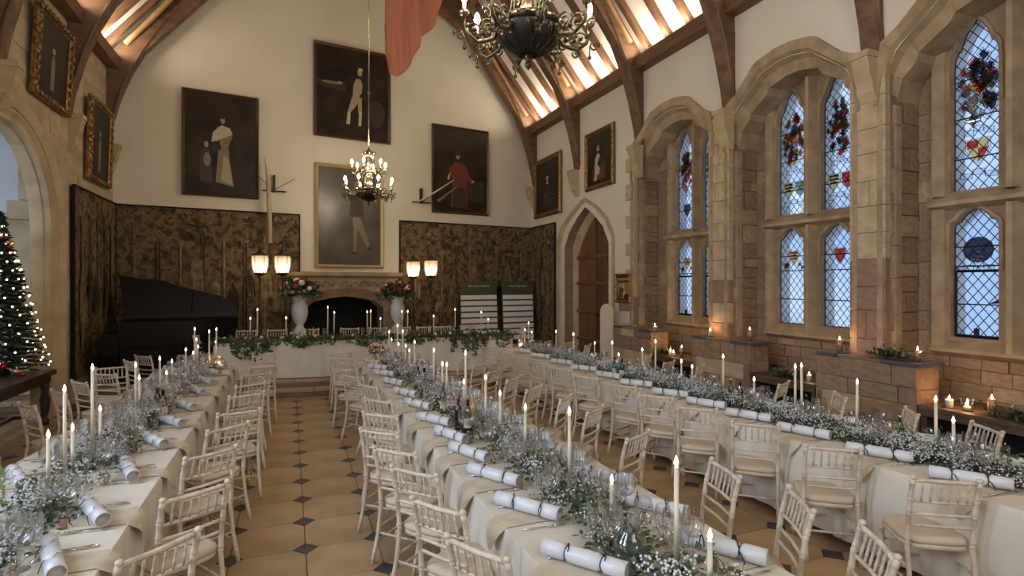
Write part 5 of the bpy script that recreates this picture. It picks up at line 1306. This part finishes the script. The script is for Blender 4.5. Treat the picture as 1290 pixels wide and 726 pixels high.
for key, (tb, sg, ysl, desc) in SETS.items():
    x0, x1, y0, y1 = TAB[tb]
    # sg: -1 the near edge has smaller x for centre/right-left side; the left row's aisle side is its larger x
    edge = {'LR': x1, 'LL': x0, 'CL': x0, 'CR': x1, 'RL': x0, 'RR': x1}[key]; out = 1 if key in ('LR', 'CR', 'RR') else -1
    ysl = [y for y in ysl if in_view(edge-out*.2, y, .8, 12)]
    for i, y in enumerate(ysl):
        nth = ORD[i]; cx = edge-out*(.20 if key != 'LR' else .22)
        a_ = R(-64)+random.uniform(-.14, .14)
        cr_ = thing('christmas_cracker', 'white paper Christmas cracker, %s from the near end, %s' % (nth, desc), 'cracker', (cx, y, ZS+.056), a_, 'Christmas crackers at the places')
        cr_.rotation_euler = (random.uniform(-1, 1), 0, a_)
        ob('paper_roll', CR_M, cr_)
        for s_ in (1, -1): ob('ribbon', RB_M, cr_, (s_*.101, 0, 0), (random.uniform(-.5, .5), 0, 0))
        nk = ob('napkin', NP_M, None, (edge, y-.02+random.uniform(-.03, .03), ZS), (0, 0, 0 if out > 0 else pi), (1, random.uniform(.8, 1.2), random.uniform(.7, 1.1)))
        tag(nk, 'ivory napkin over the edge, %s place from near end, %s' % (nth, desc), 'napkin', 'ivory napkins at the places')
        if y < 9.2:
            for kd, dy, dx in (('fork', -.20, .20), ('knife', .16, .18), ('spoon', .20, .21)):
                c_ = ob(kd, CUT[kd], None, (edge-out*dx, y+dy*1.0+random.uniform(-.02, .02), ZS+.002), (0, 0, (pi if out > 0 else 0)+random.uniform(-.25, .25)), (1.15, 1.15, 1.15))
                tag(c_, 'silver %s, %s place from near end, %s' % (kd, nth, desc), kd, '%s at the places' % ('knives' if kd == 'knife' else kd+'s'))
        # glasses
        gx = edge-out*.37
        for q, (dx, dy, fl) in enumerate(((0, .02, False), (-.07, .12, False), (-.10, -.06, True), (-.02, .22, False), (.05, .11, True), (-.13, .26, False))):
            goblet('%s beyond the %s cracker, %s' % (['large wine glass', 'wine glass', 'slim champagne flute', 'small wine glass', 'tall narrow flute', 'wine glass among the leaves'][q], nth, desc), gx+out*dx+random.uniform(-.015, .015), y+dy+random.uniform(-.02, .02), ZS, 'glasses on the long tables', [1.3, 1.15, 1.15, 1.0, 1.05, 1.2][q], fl)
        if i % 2 == 0:
            t_ = thing('tumbler', 'clear tumbler beside the %s cracker, %s' % (nth, desc), 'glass', (gx+out*.04, y-.16, ZS), 0, 'tumblers on the long tables')
            ob('tumbler_wall', TB_B, t_); ob('tumbler_base', TB_F, t_)
        if y < 7.5:
            f_ = thing('favour_bottle', 'tiny favour bottle with black ribbon by the %s cracker, %s' % (nth, desc), 'bottle', (edge-out*.335, y-.11, ZS), random.uniform(0, 6), 'favour bottles at the places')
            if 'FBB' not in globals():
                FBB = MB().lathe([(.018, 0), (.019, .005), (.019, .05), (.008, .065), (.008, .08)], 10).mesh('bottle_body', 'copper_wax')
                FBC = MB().lathe([(.008, .078), (.009, .095), (.007, .097)], 8).mesh('stopper', 'silver')
                FBR = MB().tube([(.019, 0, .066), (.03, 0, .05), (.035, .01, .02), (.05, .01, .003)], .003, 4).tube([(.012, .012, .066), (.02, .03, .05), (.02, .04, .02), (.03, .05, .003)], .003, 4).lathe([(.011, .062), (.012, .067), (.011, .072)], 8).mesh('ribbon', 'ribbon')
            ob('bottle_body', FBB, f_); ob('stopper', FBC, f_); ob('ribbon', FBR, f_)
# bottles
BPROF = [(.034, 0), (.037, .006), (.037, .185), (.030, .215), (.015, .245), (.0135, .29), (.016, .292), (.016, .305), (.012, .306)]
BM = {}
def bottle(label, x, y, z, glass, capm=None, lab=True, s=1, prof=None, fill=None):
    o = thing('bottle', label, 'bottle', (x, y, z), random.uniform(1.5, 2.2), 'bottles on the tables')
    if glass not in BM: BM[glass] = MB().lathe(BPROF, 14).mesh('bottle_body', glass)
    ob('bottle_body', BM[glass], o, sc=(s, s, s))
    if capm: P('capsule', MB().lathe([(.0150, .245), (.0150, .29), (.0175, .291), (.0175, .308), (.0, .309)], 12), capm, o).scale = (s, s, s)
    if lab: P('label', MB().lathe([(.0378, .06), (.0378, .14)], 14, cap=False), 'label_paper', o).scale = (s, s, s)
    return o
bottle('red wine bottle with pale label, standing halfway down the centre table', 1.60, 5.13, ZS, 'bottle_dark', 'foil', s=1.1)
bottle('pale yellow juice bottle with a white label on the centre table', 1.70, 5.26, ZS, 'juice', None, s=1.05)
bottle('blackish wine bottle with red foil just behind the juice on the centre table', 1.56, 5.32, ZS, 'bottle_dark', 'foil', False)
bottle('green sparkling water bottle among the leaves of the centre table', 1.60, 6.05, ZS, 'green_glass', None)
bottle('dark wine bottle on the far half of the centre table', 1.66, 7.62, ZS, 'bottle_dark', 'foil')
bottle('dark green bottle beside the dark wine bottle, centre table far half', 1.70, 7.42, ZS, 'green_glass', 'iron')
bottle('dark bottle beside the orange flowers at the far end of the centre table', 1.60, 10.35, ZS, 'bottle_dark', 'foil')
bottle('olive green wine bottle on the left table', -1.24, 6.86, ZS, 'olive_glass', 'iron', s=1.05)
bottle('dark wine bottle with red foil on the left table', -1.34, 7.12, ZS, 'bottle_dark', 'foil')
bottle('bright green glass bottle at the left edge of the picture, left table', -1.78, 4.66, ZS, 'lime_drink', None, False, s=1.0)
bottle('green bottle standing near the front of the right table', 4.97, 3.25, ZS, 'green_glass', 'silver', s=.95)
bottle('orange juice bottle standing near the front of the right table', 4.86, 3.28, ZS, 'juice', None, False, s=.8)
bottle('green bottle on the middle of the right table', 4.93, 5.22, ZS, 'green_glass', 'silver')
bottle('red wine bottle with red foil on the middle of the right table', 4.92, 5.06, ZS, 'bottle_dark', 'foil')
bottle('dark green bottle on the far half of the right table, nearer one', 4.70, 7.22, ZS, 'green_glass', 'iron')
bottle('dark bottle on the far half of the right table, farther one', 4.70, 7.42, ZS, 'bottle_dark', 'iron')
bottle('yellow juice bottle on the far half of the right table', 4.82, 8.2, ZS, 'juice', None, False, .8)
for i, (x, m_, lb) in enumerate(((.36, 'green_glass', 'green'), (.48, 'juice', 'yellow'), (2.95, 'juice', 'yellow juice'), (3.02, 'bottle_dark', 'dark'))):
    hx, hy = hpt(x, .1); bottle('small %s bottle on the high table' % lb+(' left of centre' if i < 2 else ' right of centre'), hx, hy, 1.028, m_, None, False, .8)
# jugs of water
def jug(label, x, y, s=1):
    o = thing('water_jug', label, 'jug', (x, y, ZS), R(70), 'round glass jugs')
    P('jug_body', MB().lathe([(.045*s, 0), (.075*s, .02*s), (.088*s, .06*s), (.08*s, .11*s), (.05*s, .145*s), (.045*s, .165*s), (.052*s, .19*s)], 18, cap=False), 'thick_glass', o)
    P('handle', MB().tube([(.05*s, 0, .17*s), (.09*s, 0, .175*s), (.115*s, 0, .13*s), (.108*s, 0, .085*s), (.085*s, 0, .07*s)], .007, 6), 'thick_glass', o)
    P('water', MB().lathe([(.0, .006), (.07*s, .02*s), (.083*s, .06*s), (.077*s, .10*s), (.0, .10*s)], 16), 'window_glass', o)
    rr = random.Random(int(x*100)); lf = MB(); leafball(lf, (0, 0, .05*s), .06*s, 60, rr, .035); P('floating_leaves', lf, 'leaf', o, kind='stuff')
jug('round glass jug with leaves inside on the left table', -1.32, 5.5, 1.0); jug('round glass jug with leaves inside at the front of the centre table', 1.66, 2.47, 1.05); jug('glass jug near the front of the right table', 5.05, 2.95, .9)

# garlands down the tables
def garland(label, x0, x1, y0, y1, z, n_leaf, n_blos, seed, pale=.25, h=.09, cat='garland'):
    rr = random.Random(seed); t = thing('leaf_garland', label, cat, ((x0+x1)/2, (y0+y1)/2, z), 0, 'leaf garlands down the long tables'); cxx, cyy = (x0+x1)/2, (y0+y1)/2
    mb = MB(); bl = MB(); st = MB(); hw = (x1-x0)/2
    clumps = [(rr.uniform(-hw*.5, hw*.5), y0-cyy+(y1-y0)*(k+.5)/int((y1-y0)*3.2)) for k in range(int((y1-y0)*3.2))]
    for _ in range(n_leaf):
        c_ = rr.choice(clumps); p = Vector((c_[0]+rr.gauss(0, hw*.42), c_[1]+rr.gauss(0, .14), abs(rr.gauss(0, h*.6))+.004))
        p.x = max(-hw*1.2, min(hw*1.2, p.x)); ls = rr.uniform(.028, .055); d = Vector((rr.uniform(-1, 1), rr.uniform(-1, 1), rr.uniform(-.3, .6))).normalized()*ls; sd = d.cross(Vector((rr.uniform(-.4, .4), rr.uniform(-.4, .4), 1))).normalized()*ls*.42
        up = Vector((0, 0, ls*.12))
        mb.add([p, p+d*.45+sd, p+d, p+d*.45-sd, p+d*.5-up], [(0, 1, 4), (1, 2, 4), (2, 3, 4), (3, 0, 4)], 1 if rr.random() < pale else 0)
    for k in range(max(1, n_blos//34)):
        cx, cy = rr.uniform(-hw*.9, hw*.9), rr.uniform(y0, y1)-cyy
        if x0 < 3 and cy+cyy < 5.2 and rr.random() < .62: continue
        z0 = rr.uniform(.04, .15)
        for q in range(34):
            p = (cx+rr.gauss(0, .05), cy+rr.gauss(0, .06), max(.01, z0+rr.gauss(.03, .03))); r_ = rr.uniform(.005, .010)
            bl.add([(p[0]+r_, p[1], p[2]), (p[0], p[1]+r_, p[2]), (p[0]-r_, p[1], p[2]), (p[0], p[1]-r_, p[2]), (p[0], p[1], p[2]+r_), (p[0], p[1], p[2]-r_)], [(0, 1, 4), (1, 2, 4), (2, 3, 4), (3, 0, 4), (1, 0, 5), (2, 1, 5), (3, 2, 5), (0, 3, 5)])
            if q % 5 == 0: st.tube([(cx, cy, 0.005), p], .0012, 3)
    P('leaves', mb, ['leaf', 'pale_leaf'], t, kind='stuff'); P('white_blossom', bl, 'blossom', t, kind='stuff'); P('sprig_stems', st, 'pale_leaf', t, kind='stuff')
garland('ivy and baby\'s breath garland down the middle of the left table', -1.66, -1.26, 1.3, 11.0, ZS, 5200, 8500, 11)
garland('ivy and baby\'s breath garland down the middle of the centre table', 1.56, 1.98, 1.2, 10.6, ZS, 5600, 8000, 12)
garland('ivy and baby\'s breath garland down the middle of the right table', 4.66, 5.06, 1.5, 11.3, ZS, 7000, 12500, 13, .35, .13)
# high table garland along its front edge
rr = random.Random(21); hg = thing('front_garland', 'long garland of dark leaves and red roses along the front of the high table', 'garland', (1.70, 12.45, 1.03), HTA)
mb = MB(); L_ = 3.08
drops = [(-2.55, .20, .28), (-2.35, .12, .36), (-2.1, .1, .2), (-1.4, .15, .1), (-.2, .1, .12), (.9, .2, .12), (1.72, .06, .30), (2.0, .12, .34), (2.2, .06, .42), (2.38, .08, .30), (2.85, .2, .25)]
for _ in range(4300):
    if rr.random() < .17:
        dx, w_, dp = rr.choice(drops); x = dx+rr.gauss(0, w_*.5); f = rr.random()**1.6; p = Vector((x*1.0, -.44-.03-.03*rr.random(), -dp*f))
    else: p = Vector((rr.uniform(-L_, L_), rr.gauss(-.33, .09), abs(rr.gauss(0, .055))-.02))
    if p.y < -.44 and p.z > -.02: p.z -= .05*rr.random()
    ls = rr.uniform(.05, .10); d = Vector((rr.uniform(-1, 1), rr.uniform(-.7, .4), rr.uniform(-.8, .4))).normalized()*ls; sd = d.cross(Vector((rr.uniform(-1, 1), 1, rr.uniform(-1, 1)))).normalized()*ls*.3
    mb.add([p, p+d*.45+sd, p+d, p+d*.45-sd], [(0, 1, 2, 3)], 1 if rr.random() < .18 else 0)
P('leaves', mb, ['leaf', 'pale_leaf'], hg, kind='stuff')
P('stem', MB().tube([(-L_+.1+k*(2*L_-.2)/24, -.36+.03*sin(k), .02) for k in range(25)], .012, 5), 'leaf', hg)
for k in range(34):
    x = -L_+.1+2*(L_-.1)*(k+.5)/34+rr.uniform(-.05, .05)
    P('rose' if k % 2 else 'white_rose', MB().ball((0, 0, 0), rr.uniform(.028, .042), 7, 5), 'red_flower' if k % 2 else 'white_flower', hg, loc=(x, -.38+rr.uniform(-.05, .05), .07+rr.uniform(-.02, .03)))
for i in range(14):
    x = -.9+i*.40; hx, hy = hpt(x, .16)
    goblet('wine glass on the high table, %s from the left' % ORD[i], hx, hy, 1.028, 'glasses on the high table', 1)
    if i % 2 == 0:
        nk = ob('folded_napkin', MB().cbox(.16, .22, .03, .008).mesh('folded_napkin', 'paper'), None, (hx+.15, hy-.05, 1.045), (0, 0, .2)); tag(nk, 'white folded napkin on the high table, %s from the left' % ORD[i//2], 'napkin', 'napkins on the high table')
# orange flowers and the glowing gold jars at the far table ends
of = thing('orange_flower_vase', 'orange flowers in a vase at the far end of the centre table', 'flowers', (1.46, 10.45, ZS))
P('vase', MB().lathe([(.03, 0), (.045, .03), (.045, .10), (.03, .14), (.038, .16)], 12), 'juice', of)
rr = random.Random(8); mb = MB(); leafball(mb, (0, 0, .2), .11, 90, rr, .05); P('foliage', mb, 'leaf', of, kind='stuff')
for k in range(12): P('bloom', MB().ball((0, 0, 0), .032, 7, 5), 'orange_flower' if k % 3 else 'white_flower', of, loc=(rr.uniform(-.1, .1), rr.uniform(-.1, .1), .20+rr.uniform(0, .12)))
def votive(label, x, y, z, kind, s=1, grp='candles on the window benches'):
    o = thing('block_candle' if kind != 'glass' else 'votive_candle', label, 'candle', (x, y, z), random.uniform(0, 6), grp)
    if kind == 'copper':
        P('wax', MB().lathe([(.036, 0), (.036, .155*s), (.03, .158*s), (.02, .15*s)], 14), 'copper_wax', o); h = .152*s
    elif kind == 'white':
        P('wax', MB().lathe([(.038, 0), (.038, .085*s), (.03, .088*s), (.02, .08*s)], 14), 'wax', o); h = .082*s
        P('glass_cup', MB().lathe([(.045, 0), (.048, .12*s)], 14, cap=False), 'glass', o)
    elif kind == 'gold':
        P('jar', MB().lathe([(.05, 0), (.09, .04), (.10, .10), (.07, .16), (.05, .2)], 14, cap=False), 'glass', o); P('wax', MB().lathe([(.06, .01), (.06, .08)], 12), 'wax', o); h = .08
        P('gold_rings', MB().lathe([(.101, .09), (.103, .1), (.101, .11)], 14, cap=False).lathe([(.088, .04), (.092, .045), (.088, .05)], 14, cap=False).lathe([(.052, .19), (.055, .2), (.052, .21)], 14, cap=False), 'brass', o)
    else:
        P('wax', MB().lathe([(.034, .004), (.034, .05*s), (.0, .048*s)], 14), 'wax', o); h = .05*s
        P('glass_cup', MB().lathe([(.0, .001), (.058, .002), (.062, .13)], 16, cap=False), 'glass', o)
    ob('wick', WICK, o, (0, 0, h-.004)); ob('flame', FLAME, o, (0, 0, h+.004))
    l = D.lights.new('candle_light', 'POINT'); l.energy = 1.6; l.color = (1, .58, .26); l.shadow_soft_size = .008
    lo_ = D.objects.new('candle_light', l); COL.objects.link(lo_); lo_.location = (x, y, z+h+.064)
votive('gold-ringed glass jar candle glowing at the far end of the right table', 4.70, 11.22, ZS, 'gold', 1, 'glowing jar candles')
votive('glowing jar candle at the far end of the left table', -1.10, 10.6, ZS, 'gold', .8, 'glowing jar candles')
ZB, ZL = .802, 1.286
votive('copper pillar candle on the far end of the near plinth', 6.92, 5.33, ZL, 'copper')
votive('copper pillar candle on the near plinth, beside the greenery', 6.93, 4.33, ZL, 'copper', .8)
votive('white candle in glass on the near bench, closest to the plinth', 6.95, 4.0, ZB, 'white')
votive('short candle in a wide glass on the near bench', 6.95, 3.82, ZB, 'glass')
votive('copper pillar candle on the near bench, right of the wide glass', 6.95, 3.59, ZB, 'copper', 1.1)
votive('white candle in glass on the middle bench', 6.95, 5.83, ZB, 'white')
votive('copper pillar candle on the middle plinth ledge', 6.92, 6.91, ZL, 'copper', 1.1)
votive('small white candle at the far end of the middle plinth', 6.92, 7.82, ZL, 'white')
votive('small candle on the far plinth ledge', 6.92, 9.42, ZL, 'glass')
votive('leftmost white candle on the far bench', 6.95, 8.96, ZB, 'white'); votive('second white candle on the far bench', 6.90, 8.81, ZB, 'white', .9)
votive('copper pillar candle on the far bench', 6.93, 8.60, ZB, 'copper', 1.2)
def sprig(label, x, y, z, lx, ly, n, seed):
    rr = random.Random(seed); t = thing('greenery_bunch', label, 'greenery', (x, y, z), 0, 'greenery on the window ledges'); mb = MB()
    for _ in range(n):
        p = Vector((rr.gauss(0, lx*.4), rr.gauss(0, ly*.4), abs(rr.gauss(0, .04))+.01)); ls = rr.uniform(.05, .10); d = Vector((rr.uniform(-1, 1), rr.uniform(-1, 1), rr.uniform(-.05, .6))).normalized()*ls; sd = d.cross(Vector((.2, .1, 1))).normalized()*ls*.2
        mb.add([p, p+d*.5+sd, p+d, p+d*.5-sd], [(0, 1, 2, 3)], rr.random() < .35)
    P('leaves', mb, ['leaf', 'pale_leaf'], t, kind='stuff'); P('twig', MB().tube([(0, -ly*.5, .01), (0, 0, .03), (0, ly*.5, .01)], .006, 5), 'leaf', t)
sprig('bunch of greenery on the near plinth below the pier', 6.90, 4.62, ZL, .16, .30, 420, 1)
sprig('bunch of greenery at the right end of the near bench', 6.95, 3.28, ZB, .16, .34, 460, 2)
sprig('pale greenery on the middle bench', 6.95, 6.2, ZB, .14, .30, 300, 3)
sprig('dark greenery on the far bench beside the candles', 6.92, 9.12, ZB, .12, .16, 240, 4)
